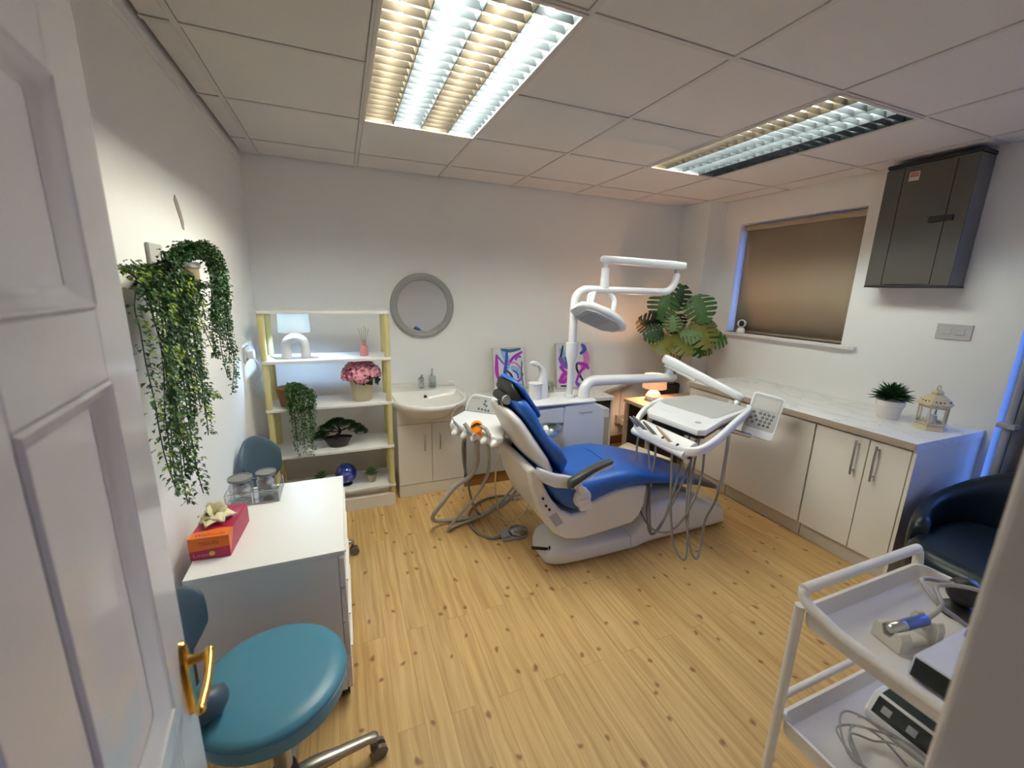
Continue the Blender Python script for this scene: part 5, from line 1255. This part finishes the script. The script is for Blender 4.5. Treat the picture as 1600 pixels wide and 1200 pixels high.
# side rail that carries backrest and armrest
for s_ in (-1, 1):
    y = YC + s_ * .243
    rr = MB(); R = []
    for x, z, h in ((.86, .655, .03), (.90, .63, .036), (.96, .60, .038), (1.02, .585, .036), (1.08, .565, .034), (1.115, .545, .032)):
        R.append(sup((x, y, z), (0, .016, 0), (0, 0, h), 16, 4))
    rr.rings(R); rr.build('side_rail', 'shell', dc, smooth=60)
    hb = MB().cyl((1.125, y - .02 * 1, .478), (1.125, y + .02, .478), .052, n=30).prism([(1.075, .50), (1.105, .555), (1.15, .53), (1.175, .47), (1.20, .40), (1.12, .40)], y - .014, y + .014, 'y')
    hbo = hb.build('hinge_boss', 'shell', dc, smooth=40, bevel=.004)
    MB().cyl((1.125, y + s_ * .0205, .478), (1.125, y + s_ * .026, .478), .040, n=30).build('hinge_cap', 'plastic', hbo, smooth=40)
    ar = MB(); ya = YC + s_ * .285; R = []
    pa = [(1.045, .585), (1.09, .612), (1.15, .64), (1.21, .66), (1.27, .668)]
    for i, (x, z) in enumerate(pa): R.append(sup((x, ya, z - .012), (0, .018 - .003 * (i == 4), 0), (0, 0, .011), 14, 3))
    ar.rings(R); ar.tube([(1.075, ya, .585), (1.10, (ya + y) / 2, .54), (1.125, y + s_ * .015, .50)], [.016, .018, .018], 12)
    aro = ar.build('armrest', 'shell', dc, smooth=60)
    R = []
    for x, z, hw__, hh in ((1.018, .585, .014, .020), (1.03, .592, .022, .026), (1.08, .617, .024, .022), (1.15, .650, .024, .017), (1.22, .672, .024, .014), (1.262, .680, .022, .012), (1.275, .681, .014, .006)):
        R.append(sup((x, ya, z), (0, hw__, 0), (0, 0, hh), 16, 3.2))
    MB().rings(R).build('arm_pad', 'darkpad', aro, smooth=60)
text('lettering', 'Daymond', 'lgrey', dc, (1.125, YC - .2695, .478), (1, 0, 0), (0, 0, 1), .016, .0002)
# headrest
hc0 = Vector((.848, YC, .985)); hd_ = Vector((.56, 0, -.83)).normalized(); hn = Vector((.83, 0, .56)).normalized()
def hring(s, r0, r1, hw__, p=3.2): return sup(hc0 + hd_ * s + hn * (r0 + r1) / 2, Vector((0, hw__, 0)), hn * (r1 - r0) / 2, 28, p)
hr = MB().rings([hring(s, r0, r1, w_) for s, r0, r1, w_ in ((-.135, .0, .018, .08), (-.122, -.0, .028, .115), (-.08, .0, .034, .138), (-.0, .0, .032, .145), (.07, .0, .036, .14), (.108, .0, .034, .118), (.123, .0, .020, .08))]).build('headrest', 'blue', dc, smooth=60)
MB().rings([hring(s, r0, r1, w_) for s, r0, r1, w_ in ((-.126, -.018, -.0005, .098), (-.09, -.050, -.0005, .128), (.0, -.066, -.0005, .138), (.065, -.058, -.0005, .132), (.108, -.022, -.0005, .10))]).build('headrest_back', 'black', hr, smooth=60)
hk = MB(); p0 = hc0 - hn * .03 + hd_ * -.01
hk.tube(smoothpath([(.80, YC, .90), (.765, YC, .935), (.755, YC, .985), (.80, YC, .985)], 4), [.022] * 13, 12)
hk.tube(smoothpath([(.86, YC - .03, .865), (.80, YC - .03, .895), (.757, YC - .03, .95), (.75, YC - .03, .995)], 4), [.016] * 13, 10)
hk.cyl((.752, YC - .065, 1.0), (.752, YC + .065, 1.0), .026)
hko = hk.build('headrest_bracket', 'black', dc, smooth=60)
MB().cyl((.752, YC - .066, 1.0), (.752, YC - .085, 1.0), .024).build('lock_knob', 'greyplastic', hko, smooth=40)
MB().tube(smoothpath([(.785, YC - .045, .905), (.752, YC - .047, .945), (.735, YC - .047, .985)], 4), .005, 8).build('release_strip', 'chrome', hko, smooth=60)

# ---- side unit
SYF = 2.29
cab = MB().prism([(1.315, .10), (1.315, .812), (1.50, .822), (1.565, .812), (1.605, .785), (1.625, .74), (1.635, .66), (1.64, .10)], SYF, 2.56, 'y')
cabo = cab.build('service_cabinet', 'plastic', dc, bevel=.012, seg=3)
MB().prism([(1.055, .800), (1.055, .72), (1.07, .705), (1.313, .695), (1.313, .806)], SYF + .002, 2.54, 'y').build('side_shelf', 'plastic', cabo, bevel=.01, seg=3)
MB().prism(rr_poly(1.05, 1.56, SYF - .006, 2.56, .03), .8235, .838, 'z').build('cabinet_top', 'plastic', cabo, bevel=.004)
text('lettering', 'Daymond', 'greyplastic', cabo, (1.475, SYF - .0008, .757), (1, 0, 0), (0, 0, 1), .026, .0002)
cr_ = MB().prism([(1.642, .66), (1.642, .735), (1.76, .725), (1.76, .655)], 2.42, 2.55, 'y'); cr_.build('side_bracket', 'plastic', cabo, bevel=.006)
MB().tube(smoothpath([(1.66, 2.5, .655), (1.665, 2.5, .5), (1.72, 2.5, .36), (1.70, 2.5, .2), (1.66, 2.5, .08)]), .008, 8).build('supply_hose', 'hose', cabo, smooth=60)
# unit foot linking to chair
MB().box(1.33, 1.60, 2.16, 2.50, .001, .099).build('unit_foot', 'plastic', cabo, bevel=.012)
# cup filler tower and bowl
tw = MB(); R = []
for x, y, z, a, c in ((1.225, 2.46, .8385, .040, .045), (1.225, 2.46, .90, .038, .042), (1.228, 2.46, .96, .030, .036), (1.232, 2.46, 1.0, .022, .028), (1.222, 2.46, 1.035, .018, .024), (1.200, 2.46, 1.058, .016, .022)):
    R.append(sup((x, y, z), (a, 0, 0), (0, c, 0), 20, 3))
R.append(sup((1.175, 2.46, 1.070), (.006, 0, .016), (0, .024, 0), 20, 3)); R.append(sup((1.15, 2.46, 1.078), (.004, 0, .014), (0, .022, 0), 20, 3)); R.append(sup((1.135, 2.46, 1.078), (.002, 0, .006), (0, .012, 0), 20, 3))
tw.rings(R); two = tw.build('cup_filler', 'plastic', dc, smooth=60)
MB().lathe((1.165, 2.44, .838), [(.001, .0006), (.045, .0006), (.042, .06), (.046, .10), (.048, .108), (.001, .110)]).build('cup_platform', 'plastic', two, smooth=45)
MB().lathe((1.16, 2.20, .66), [(.02, -.02), (.05, 0), (.074, .035), (.082, .06), (.079, .06), (.07, .035), (.045, .004), (.001, 0)]).build('spittoon_bowl', 'frost', two, smooth=60)
MB().tube([(1.165, 2.22, .645), (1.17, 2.28, .69)], .02, 12).build('bowl_neck', 'plastic', two, smooth=50)
# lamp column
cx_, cy_ = 1.405, 2.40
col = MB(); col.tube([(cx_, cy_, .8385), (cx_, cy_, .86), (cx_, cy_, .8605), (cx_, cy_, 1.06), (cx_, cy_, 1.13), (cx_, cy_, 1.215), (cx_, cy_, 1.217)], [.034, .034, .021, .021, .039, .041, .034], 24)
colo = col.build('light_column', 'plastic', dc, smooth=45)
pa = [(cx_, cy_, 1.2175), (cx_, cy_, 1.30), (cx_, cy_, 1.42)] + [(cx_ + .085 * (1 - math.cos(t)), cy_, 1.47 + .09 * math.sin(t)) for t in [PI / 2 * i / 8 for i in range(1, 9)]] + [(1.7, cy_, 1.558), (2.0, cy_, 1.556)] + [(2.12 + .10 * math.sin(t), cy_, 1.656 - .10 * math.cos(t)) for t in [PI / 2 * i / 8 for i in range(0, 9)]]
MB().tube(pa + [(2.222, cy_, 1.685)], .0255, 18).build('light_arm', 'plastic', dc, smooth=60)
MB().cyl((2.222, cy_, 1.6855), (2.222, cy_, 1.716), .015).build('arm_joint', 'greyplastic', dc, smooth=40)
ta_ = MB(); R = [sup((x, cy_, z), (0, hy, 0), (0, 0, hz), 18, 3) for x, z, hy, hz in ((2.285, 1.738, .012, .012), (2.28, 1.738, .028, .026), (2.2, 1.740, .030, .029), (1.7, 1.752, .028, .026), (1.60, 1.753, .026, .024), (1.585, 1.753, .012, .012))]
ta_.rings(R); ta_.build('upper_light_arm', 'plastic', dc, smooth=60)
ja = MB().tube([(1.625, cy_, 1.7285), (1.625, cy_, 1.70), (1.625, cy_, 1.698), (1.625, cy_, 1.655), (1.625, cy_, 1.62), (1.625, cy_, 1.575)], [.014, .014, .026, .026, .029, .030], 18)
ja.build('swivel_joint', 'plastic', dc, smooth=50)
# operating light head, long axis L, facing N (down and towards the room)
LC = Vector((1.555, 2.32, 1.385)); Lx = Vector((.90, .10, -.34)).normalized(); Nn = Vector((-.30, -.46, -.84)); Nn = (Nn - Lx * Nn.dot(Lx)).normalized(); Ly = Nn.cross(Lx).normalized()
def lr(s, a, c, off, p=3.4): return sup(LC + Lx * s + Nn * off, Ly * a, Nn * c, 24, p)
hd = MB().rings([lr(s, a, c, o_) for s, a, c, o_ in ((-.222, .03, .01, .01), (-.21, .06, .018, .006), (-.15, .085, .03, 0), (0, .095, .036, -.004), (.10, .085, .032, 0), (.19, .055, .02, .004), (.225, .02, .006, .01))])
ol = hd.build('operating_light', 'plastic', dc, smooth=50)
R = [[LC + Lx * (u * sc_) + Ly * (v * sc_) + Nn * d_ for u, v in ((-.175, -.055), (-.10, -.078), (.09, -.072), (.165, -.03), (.165, .03), (.09, .072), (-.10, .078), (-.175, .055))] for sc_, d_ in ((1, .029), (1, .038), (.9, .041))]
MB().rings(R).build('bezel', 'lgrey', ol, bevel=.001)
R = [[LC + Lx * (u * sc_) + Ly * (v * sc_) + Nn * d_ for u, v in ((-.13, -.05), (.03, -.052), (.03, .052), (-.13, .05))] for sc_, d_ in ((1, .0413), (1, .043))]
MB().rings(R).build('reflector', 'greyplastic', ol)
yk = MB(); J = Vector((1.625, cy_, 1.575)); e0, e1 = LC + Lx * -.09 - Nn * .03, LC + Lx * .10 - Nn * .025
yk.tube(smoothpath([e0 + Vector((0, 0, -.005)), e0 + Vector((.02, .02, .055)), (1.55, cy_, 1.545), J + Vector((.0, 0, -.01)), (1.675, cy_, 1.53), (1.70, 2.38, 1.48), e1], 6), [.015 + .006 * math.sin(PI * i / 36) for i in range(37)], 14)
yk.build('yoke', 'plastic', dc, smooth=60)
MB().tube(smoothpath([e0 + Vector((-.04, -.03, .0)), (1.50, 2.38, 1.53), (1.58, cy_, 1.555)], 6), .008, 10).build('yoke_strut', 'plastic', dc, smooth=60)

# instrument-tray arm
az = [(1.505, 2.38, .8385), (1.505, 2.38, .86)] + [(1.505 + .085 * (1 - math.cos(t)), 2.38, .875 + .075 * math.sin(t)) for t in [PI / 2 * i / 8 for i in range(1, 9)]] + [(1.9, 2.37, .945), (2.24, 2.355, .938), (2.27, 2.354, .937)]
MB().tube(az, [.040, .040] + [.037] * 8 + [.034, .032, .024], 20).build('tray_arm', 'plastic', dc, smooth=60)
MB().cyl((2.215, 2.356, .972), (2.215, 2.356, 1.02), .022).cyl((2.215, 2.356, .9715), (2.215, 2.356, .985), .030).build('arm_pivot', 'plastic', dc, smooth=40)
a_, b_ = Vector((2.175, 2.39, 1.085)), Vector((2.475, 1.925, .868)); ad_ = (b_ - a_).normalized(); sd2 = ad_.cross(Vector((0, 0, 1))).normalized(); up2 = sd2.cross(ad_)
R = [sup(a_.lerp(b_, t_), sd2 * w_, up2 * h, 18, 3.5) for t_, w_, h in ((0, .015, .02), (.015, .028, .032), (.12, .03, .034), (.9, .026, .026), (.985, .024, .024), (1, .012, .012))]
MB().rings(R).build('spring_arm', 'plastic', dc, smooth=55)
R = [sup(a_.lerp(b_, t_) - up2 * .038, sd2 * .02, up2 * .014, 14, 3) for t_ in (.06, .2, .45)]
MB().rings(R).build('spring_arm_cover', 'plastic', dc, smooth=55)
# tray
tray = [(1.665, 1.905), (1.70, 1.96), (1.94, 2.125), (2.02, 2.15), (2.29, 2.165), (2.36, 1.80), (2.33, 1.77), (1.99, 1.655), (1.745, 1.545), (1.70, 1.56)]
tz0 = .852
def inset(poly, k, c=(2.0, 1.86)): return [(c[0] + (x - c[0]) * k, c[1] + (y - c[1]) * k) for x, y in poly]
tm = MB(); tm.rings([[(x, y, z) for x, y in inset(tray, k)] for k, z in ((.93, tz0 - .042), (.985, tz0 - .034), (1.0, tz0 - .018), (1.0, tz0 - .004), (.99, tz0))])
tro = tm.build('instrument_tray', 'plastic', dc, bevel=.003)
mat_ = [(1.925, 2.085), (1.99, 2.12), (2.28, 2.14), (2.335, 1.80), (1.975, 1.69), (1.94, 1.70), (1.905, 2.04)]
MB().prism(mat_, tz0 + .0005, tz0 + .005, 'z').build('tray_mat', 'lgrey', tro, bevel=.002)
MB().prism(inset(mat_, 1.03, (2.1, 1.9)), tz0 + .0002, tz0 + .0035, 'z').build('tray_rim', 'switch', tro, bevel=.001)
MB().lathe((1.80, 1.655, tz0 + .0003), [(.001, 0), (.017, 0), (.0165, .002), (.001, .0025)]).build('power_mark', 'greyplastic', tro, smooth=40)
text('lettering', 'Daymond', 'switch', tro, (1.80, 1.90, tz0 + .0008), (.12, -1, 0), (1, .12, 0), .022, .0001)
MB().prism(inset(tray, .90), tz0 - .066, tz0 - .0425, 'z').build('tray_underside', 'black', tro, bevel=.004)
# bracket below the tray to spring arm
MB().tube([(2.42, 1.97, .83), (2.36, 1.95, .80), (2.15, 1.9, .795)], [.022, .02, .02], 12).build('tray_bracket', 'greyplastic', tro, smooth=50)
MB().cyl((2.455, 1.945, .845), (2.43, 1.96, .81), .024).build('tray_swivel', 'plastic', tro, smooth=50)
# holder frame (loop) in front of and below the tray
hf = MB()
lp_ = smoothpath([(1.97, 2.14, .838), (1.80, 2.08, .815), (1.655, 1.985, .775), (1.60, 1.90, .752), (1.595, 1.72, .748), (1.605, 1.555, .752), (1.655, 1.495, .765), (1.79, 1.515, .795), (2.0, 1.60, .83), (2.28, 1.735, .845), (2.37, 1.80, .845)], 6)
R = []
for i, q in enumerate(lp_):
    a, c = lp_[max(0, i - 1)], lp_[min(len(lp_) - 1, i + 1)]; d = (c - a).normalized(); s_ = d.cross(Vector((0, 0, 1))).normalized(); u_ = s_.cross(d)
    R.append(sup(q, s_ * .015, u_ * .024, 14, 3.6))
hf.rings(R); hfo = hf.build('holder_frame', 'plastic', tro, smooth=60)
hb_ = MB(); R = []
for y in (1.945, 1.93, 1.72, 1.55, 1.53):
    k = .6 if y in (1.925, 1.54) else 1
    R.append(sup((1.632, y, .752), Vector((.048, 0, .032)) * k, Vector((-.012, 0, .020)) * k, 18, 3.4))
hb_.rings(R); hb_.build('instrument_holder', 'plastic', tro, smooth=55)
MB().tube([(1.635, 1.94, .722), (1.635, 1.53, .722)], .016, 10).build('hose_gutter', 'black', tro, smooth=60)
HA, HB, HC_ = (2.05, 1.735, .775), (2.175, 1.62, .745), (2.182, 1.613, .743)
MB().tube([(2.02, 1.78, .80), (2.055, 1.73, .775)], .022, 12).build('handle_mount', 'black', tro, smooth=50)
MB().tube([HA, HB, HC_], [.015, .015, .011], 16).build('tray_handle', 'chrome', tro, smooth=50)
# handpieces and their hoses
def hand(y, mt_, L, hose, lab=None, r_=.010):
    a = Vector((1.60, y, .768)); d = Vector((-.35, .40, .48)).normalized()
    a0_ = a - d * .02
    h = MB().tube([a0_, a + d * .01, a + d * L * .5, a + d * L * .8, a + d * L], [r_ * .8, r_, r_, r_ * .8, r_ * .45], 14).build('handpiece', mt_, dc, smooth=50)
    MB().tube(smoothpath(hose, 7), .0062, 8).build('hose', 'hose', h, smooth=60)
    return h
def loop(y, zmin, xo, yo, back):
    return [(1.605, y, .745), (1.605 + xo * .2, y + .005, .66), (1.60 + xo * .5, y + yo * .3, .45), (1.60 + xo, y + yo, zmin + .06), (1.62 + xo * 1.2, y + yo * 1.3, zmin), (1.66 + xo, y + yo * 1.5, zmin + .07), (1.72, y + yo * .8, .45), (1.78, back, .65), (1.82, back, .80)]
h1 = hand(1.895, 'steel', .085, [(1.605, 1.895, .745), (1.600, 1.90, .65), (1.595, 1.885, .50), (1.60, 1.87, .36), (1.612, 1.84, .27), (1.62, 1.78, .205), (1.63, 1.70, .19), (1.64, 1.60, .25), (1.66, 1.52, .40), (1.69, 1.49, .60), (1.72, 1.52, .78)])
h2 = hand(1.835, 'greymetal', .11, [(1.605, 1.835, .745), (1.61, 1.80, .62), (1.61, 1.77, .45), (1.615, 1.78, .30), (1.625, 1.755, .165), (1.64, 1.73, .15), (1.66, 1.69, .24), (1.68, 1.66, .42), (1.72, 1.66, .62), (1.76, 1.66, .80)])
h3 = hand(1.755, 'greymetal', .10, [(1.605, 1.755, .745), (1.61, 1.75, .62), (1.61, 1.76, .48), (1.615, 1.76, .32), (1.63, 1.735, .155), (1.645, 1.70, .21), (1.67, 1.63, .42), (1.71, 1.60, .62), (1.76, 1.60, .80)], r_=.010)
h4 = hand(1.63, 'peach', .115, [(1.605, 1.63, .745), (1.61, 1.615, .60), (1.61, 1.60, .46), (1.615, 1.58, .32), (1.62, 1.55, .20), (1.64, 1.50, .135), (1.66, 1.49, .17), (1.67, 1.52, .35), (1.69, 1.55, .55), (1.74, 1.58, .79)], r_=.0088)
MB().tube(smoothpath([(2.0, 1.62, .81), (1.93, 1.56, .62), (1.86, 1.52, .45), (1.80, 1.52, .33), (1.77, 1.50, .21), (1.72, 1.47, .14), (1.68, 1.48, .19), (1.67, 1.53, .36), (1.70, 1.58, .60), (1.74, 1.60, .78)], 7), .0062, 8).build('hose', 'hose', tro, smooth=60)
for y in (1.69, 1.58):
    MB().cyl((1.597, y, .770), (1.592, y + .004, .776), .009).build('empty_socket', 'black', tro, smooth=40)
# touch keypad
KC = Vector((2.395, 1.715, .815)); kz = math.radians(54.3); Kr = Vector((math.cos(kz), -math.sin(kz), -.10)).normalized(); Kn = Vector((-math.sin(kz) * .93, -math.cos(kz) * .93, .40)); Kn = (Kn - Kr * Kn.dot(Kr)).normalized(); Ku = Kn.cross(Kr).normalized()
Kr_, Ku_ = (Kr * math.cos(-.05) + Ku * math.sin(-.05)), (Ku * math.cos(-.05) - Kr * math.sin(-.05))
def K(u, v, d): return KC + Kr_ * u + Ku_ * v + Kn * d
kw, kh = .088, .140
def kring(k, d, y0=-kh, y1=kh): return [K(x * k, y * k, d) for x, y in rr_poly(-kw, kw, y0, y1, .022, 4)]
kp = MB().rings([kring(.95, -.022), kring(1, -.015), kring(1, .008), kring(.97, .012)]).build('keypad', 'plastic', dc, smooth=40)
MB().rings([[K(x, y, d) for x, y in rr_poly(-kw + .008, kw - .008, -kh + .052, kh - .010, .014, 4)] for d in (.0122, .0134)]).build('key_panel', 'lgrey', kp)
MB().rings([[K(x, y, d) for x, y in rr_poly(-kw + .024, kw - .020, .040, .112, .003, 2)] for d in (.0135, .0142)]).build('display', 'switch', kp)
btn = MB()
for (r_, c_) in [(0, 0), (0, 1.5), (0, 2.5), (0, 3.5), (0, 4.5), (1, .6), (1, 2.3), (1, 3.3), (1, 4.3), (1.7, -.3), (1.9, 1.1), (2, 2.1), (2, 3.1), (2, 4.1), (2.7, .3), (3, 2.0), (3, 3.0), (3, 4.0)]:
    q = K(-.052 + c_ * .0235, .012 - r_ * .0235, 0); b_r = [[q + (Kr_ * math.cos(t) + Ku_ * math.sin(t)) * .0088 + Kn * d for t in [2 * PI * i / 14 for i in range(14)]] for d in (.0136, .0150)]
    btn.rings(b_r)
btn.build('buttons', 'greyprint', kp, smooth=40)
bi = MB()
for (r_, c_) in [(0, 0), (0, 1.5), (0, 2.5), (0, 3.5), (0, 4.5), (1, .6), (1, 2.3), (1, 3.3), (1, 4.3), (1.7, -.3), (1.9, 1.1), (2, 2.1), (2, 3.1), (2, 4.1), (2.7, .3)]:
    q = K(-.052 + c_ * .0235, .012 - r_ * .0235, 0); bi.rings([[q + (Kr_ * math.cos(t) + Ku_ * math.sin(t)) * .0024 + Kn * d for t in [2 * PI * i / 8 for i in range(8)]] for d in (.0151, .0156)])
bi.build('button_icons', 'lgrey', kp)
text('lettering', 'Daymond', 'greyprint', kp, K(.0, .029, .0138), Kr_, Ku_, .014, .0002)
MB().tube([KC - Kn * .022 - Ku_ * .05, (2.33, 1.82, .81), (2.25, 1.83, .80)], .020, 12).build('keypad_stalk', 'black', kp, smooth=50)

# assistant tray on the left
AT = [(.585, 2.285), (.56, 2.33), (.595, 2.43), (.755, 2.60), (.80, 2.605), (.925, 2.50), (.915, 2.27), (.775, 2.0), (.735, 2.0)]
zt_ = .765
def ins2(k, c=(.74, 2.30)): return [(c[0] + (x - c[0]) * k, c[1] + (y - c[1]) * k) for x, y in AT]
am = MB().rings([[(x, y, z) for x, y in ins2(k)] for k, z in ((.80, zt_ - .085), (.93, zt_ - .06), (1.0, zt_ - .03), (1.0, zt_ - .012), (.97, zt_))])
amo = am.build('assistant_tray', 'plastic', dc, bevel=.004, smooth=30)
fd = Vector((.185, -.285, 0)).normalized(); fo = Vector((-fd.y * -1, -fd.x, 0)); fo = Vector((-.84, -.54, 0))
for k in range(5):
    q = Vector((.575, 2.285, zt_ - .035)) + fd * (.025 + .072 * k) + fo * .018
    R = [sup(q + fo * d_ + Vector((0, 0, dz_)), fd * w_, Vector((0, 0, h)), 12, 2.4) for d_, w_, h, dz_ in ((-.05, .026, .026, .012), (-.01, .022, .022, .004), (.020, .014, .014, -.006), (.028, .006, .006, -.01))]
    MB().rings(R).build('tool_rest', 'plastic', amo, smooth=60)
# upright control panel
pc = Vector((.80, 2.47, zt_)); pr_ = Vector((.75, -.66, 0)).normalized(); pn = Vector((-.62, -.70, .34)).normalized(); pu = pn.cross(pr_).normalized(); pu = pu if pu.z > 0 else -pu
pol = [(-.115, .0), (-.105, .06), (-.085, .10), (-.06, .118), (.09, .105), (.13, .06), (.14, 0)]
cpn = MB().rings([[pc + pr_ * u + pu * v + pn * d_ for u, v in pol] for d_ in (-.03, .012)]).build('control_panel', 'plastic', amo, bevel=.006)
MB().rings([[pc + pr_ * u * .9 + pu * (v * .86 + .006) + pn * d_ for u, v in pol] for d_ in (.0122, .0135)]).build('panel_face', 'lgrey', cpn)
bt_ = MB()
for (u, v) in ((.035, .075), (.03, .055), (.045, .045), (-.005, .022), (.018, .020), (.041, .018), (.063, .016)):
    q = pc + pr_ * (u - .01) + pu * v; bt_.rings([[q + (pr_ * math.cos(t) + pu * math.sin(t)) * .0078 + pn * d_ for t in [2 * PI * i / 12 for i in range(12)]] for d_ in (.0137, .0152)])
bt_.build('panel_buttons', 'greyprint', cpn)
text('lettering', 'Daymond', 'greyprint', cpn, pc + pr_ * -.045 + pu * .088 + pn * .0138, pr_, pu, .014, .0002)
# arm and post of the assistant tray
MB().tube(smoothpath([(.79, 2.24, .665), (.88, 2.24, .635), (.965, 2.26, .625)], 5), .026, 14).build('assistant_arm', 'plastic', amo, smooth=60)
ap = MB(); ap.rings([sup((.985, 2.265, z), (a, 0, 0), (0, a, 0), 20, 3.2) for z, a in ((.66, .02), (.65, .030), (.44, .028), (.43, .034), (.375, .036), (.37, .024))])
ap.build('assistant_post', 'plastic', amo, smooth=50)
MB().tube([(.985, 2.265, .60), (1.10, 2.32, .64), (1.33, 2.36, .66)], .022, 12).build('assistant_link', 'plastic', amo, smooth=60)
# suction tools
def tool(k, parts, hose, hm, hr, nm='handpiece'):
    q = Vector((.575, 2.285, zt_ - .010)) + fd * (.060 + .072 * k) + fo * .01
    o = None
    mb = MB(); mb.tube([q + Vector(p) for p in parts[0]], parts[1], 12); o = mb.build(nm, parts[2], dc, smooth=50)
    MB().tube(smoothpath(hose, 7), hr, 10).build('hose', hm, o, smooth=60)
    return o, q
t0_, q0_ = tool(0, ([(.035, -.03, -.02), (0, 0, .0), (-.035, .02, .04)], [.011, .011, .008], 'steel'), [(.625, 2.20, .72), (.615, 2.24, .66), (.63, 2.28, .52), (.665, 2.32, .38), (.70, 2.36, .24), (.76, 2.42, .09), (.84, 2.50, .012), (1.0, 2.62, .012), (1.18, 2.60, .03), (1.34, 2.52, .09)], 'hose', .0075)
MB().tube(smoothpath([q0_ + Vector((-.035, .02, .04)), q0_ + Vector((-.045, .03, .075)), q0_ + Vector((-.02, .04, .115)), q0_ + Vector((-.008, .045, .13))], 5), .0035, 8).build('nozzle', 'chrome', t0_, smooth=60)
t1_, q1_ = tool(1, ([(.03, -.025, -.03), (0, 0, .0), (-.03, .02, .045)], [.014, .014, .012], 'hose2'), [(.665, 2.13, .70), (.685, 2.19, .63), (.70, 2.24, .52), (.665, 2.28, .42), (.58, 2.30, .36), (.50, 2.33, .24), (.462, 2.40, .13), (.49, 2.46, .055), (.60, 2.49, .022), (.78, 2.46, .03), (.98, 2.42, .13), (1.08, 2.40, .30), (1.10, 2.36, .46)], 'hose2', .0145)
t2_, q2_ = tool(2, ([(.03, -.025, -.03), (0, 0, .0), (-.03, .02, .03)], [.010, .010, .012], 'orange'), [(.71, 2.07, .70), (.735, 2.12, .63), (.765, 2.20, .55), (.77, 2.24, .44), (.72, 2.30, .28), (.62, 2.36, .12), (.565, 2.38, .045), (.56, 2.39, .014), (.64, 2.43, .014), (.85, 2.43, .07), (1.02, 2.40, .25), (1.07, 2.36, .42)], 'hose2', .0095)
fd2 = Vector((-.45, -.75, .45)).normalized(); fc_ = q2_ + Vector((-.02, .0, .045)); s2 = fd2.cross(Vector((0, 0, 1))).normalized(); u2_ = s2.cross(fd2)
MB().rings([[fc_ + (s2 * math.cos(t) + u2_ * math.sin(t)) * r_ + fd2 * d_ for t in [2 * PI * i / 30 for i in range(30)]] for r_, d_ in ((.024, -.014), (.034, -.010), (.036, 0), (.033, .006), (.015, .010))]).build('orange_shield', 'orange', t2_, smooth=50)
MB().tube(smoothpath([fc_ + fd2 * .013 - s2 * .027 + u2_ * .010, fc_ + fd2 * .016 + u2_ * .016, fc_ + fd2 * .013 + s2 * .028 - u2_ * .006], 5), .0045, 6).build('slot', 'black', t2_, smooth=60)
t3_, q3_ = tool(3, ([(.03, -.025, -.04), (0, 0, .0), (-.02, .02, .04), (-.045, .05, .055)], [.011, .011, .012, .010], 'hose2'), [(.755, 2.0, .68), (.77, 2.05, .62), (.79, 2.15, .50), (.815, 2.22, .34), (.85, 2.28, .20), (.89, 2.33, .08), (.95, 2.36, .015), (1.02, 2.38, .012), (1.08, 2.36, .05), (1.12, 2.34, .18)], 'clearhose', .0045)

# foot pedal on the floor
pe = thing('foot_pedal', 'round metal foot pedal and its cable on the floor left of the chair base', 'pedal', (.985, 2.21, 0))
R = [[(x, y, z) for x, y in ([(.965 + .075 * math.cos(t), 2.215 + .065 * math.sin(t)) for t in [PI * -.62 + 1.24 * PI * i / 16 for i in range(17)]] + [(.85, 2.245), (.85, 2.165)])] for z in (.001, .014, .016)]
MB().rings(R).build('base_plate', 'greyplastic', pe, bevel=.003)
MB().rings([[(.972 + r_ * math.cos(t), 2.215 + r_ * .9 * math.sin(t), z) for t in [2 * PI * i / 30 for i in range(30)]] for r_, z in ((.062, .0165), (.064, .022), (.058, .036), (.04, .048), (.02, .053), (.001, .054))]).build('dome', 'pedalmetal', pe, smooth=60)
MB().box(.852, .905, 2.17, 2.24, .0165, .034).build('rear_block', 'greyplastic', pe, bevel=.004)
MB().tube(smoothpath([(.852, 2.205, .02), (.79, 2.22, .011), (.73, 2.30, .011), (.715, 2.42, .011), (.75, 2.56, .011), (.86, 2.68, .011), (1.0, 2.72, .011), (1.18, 2.68, .011), (1.30, 2.62, .02)], 7), .008, 10).build('cable', 'hose', pe, smooth=60)
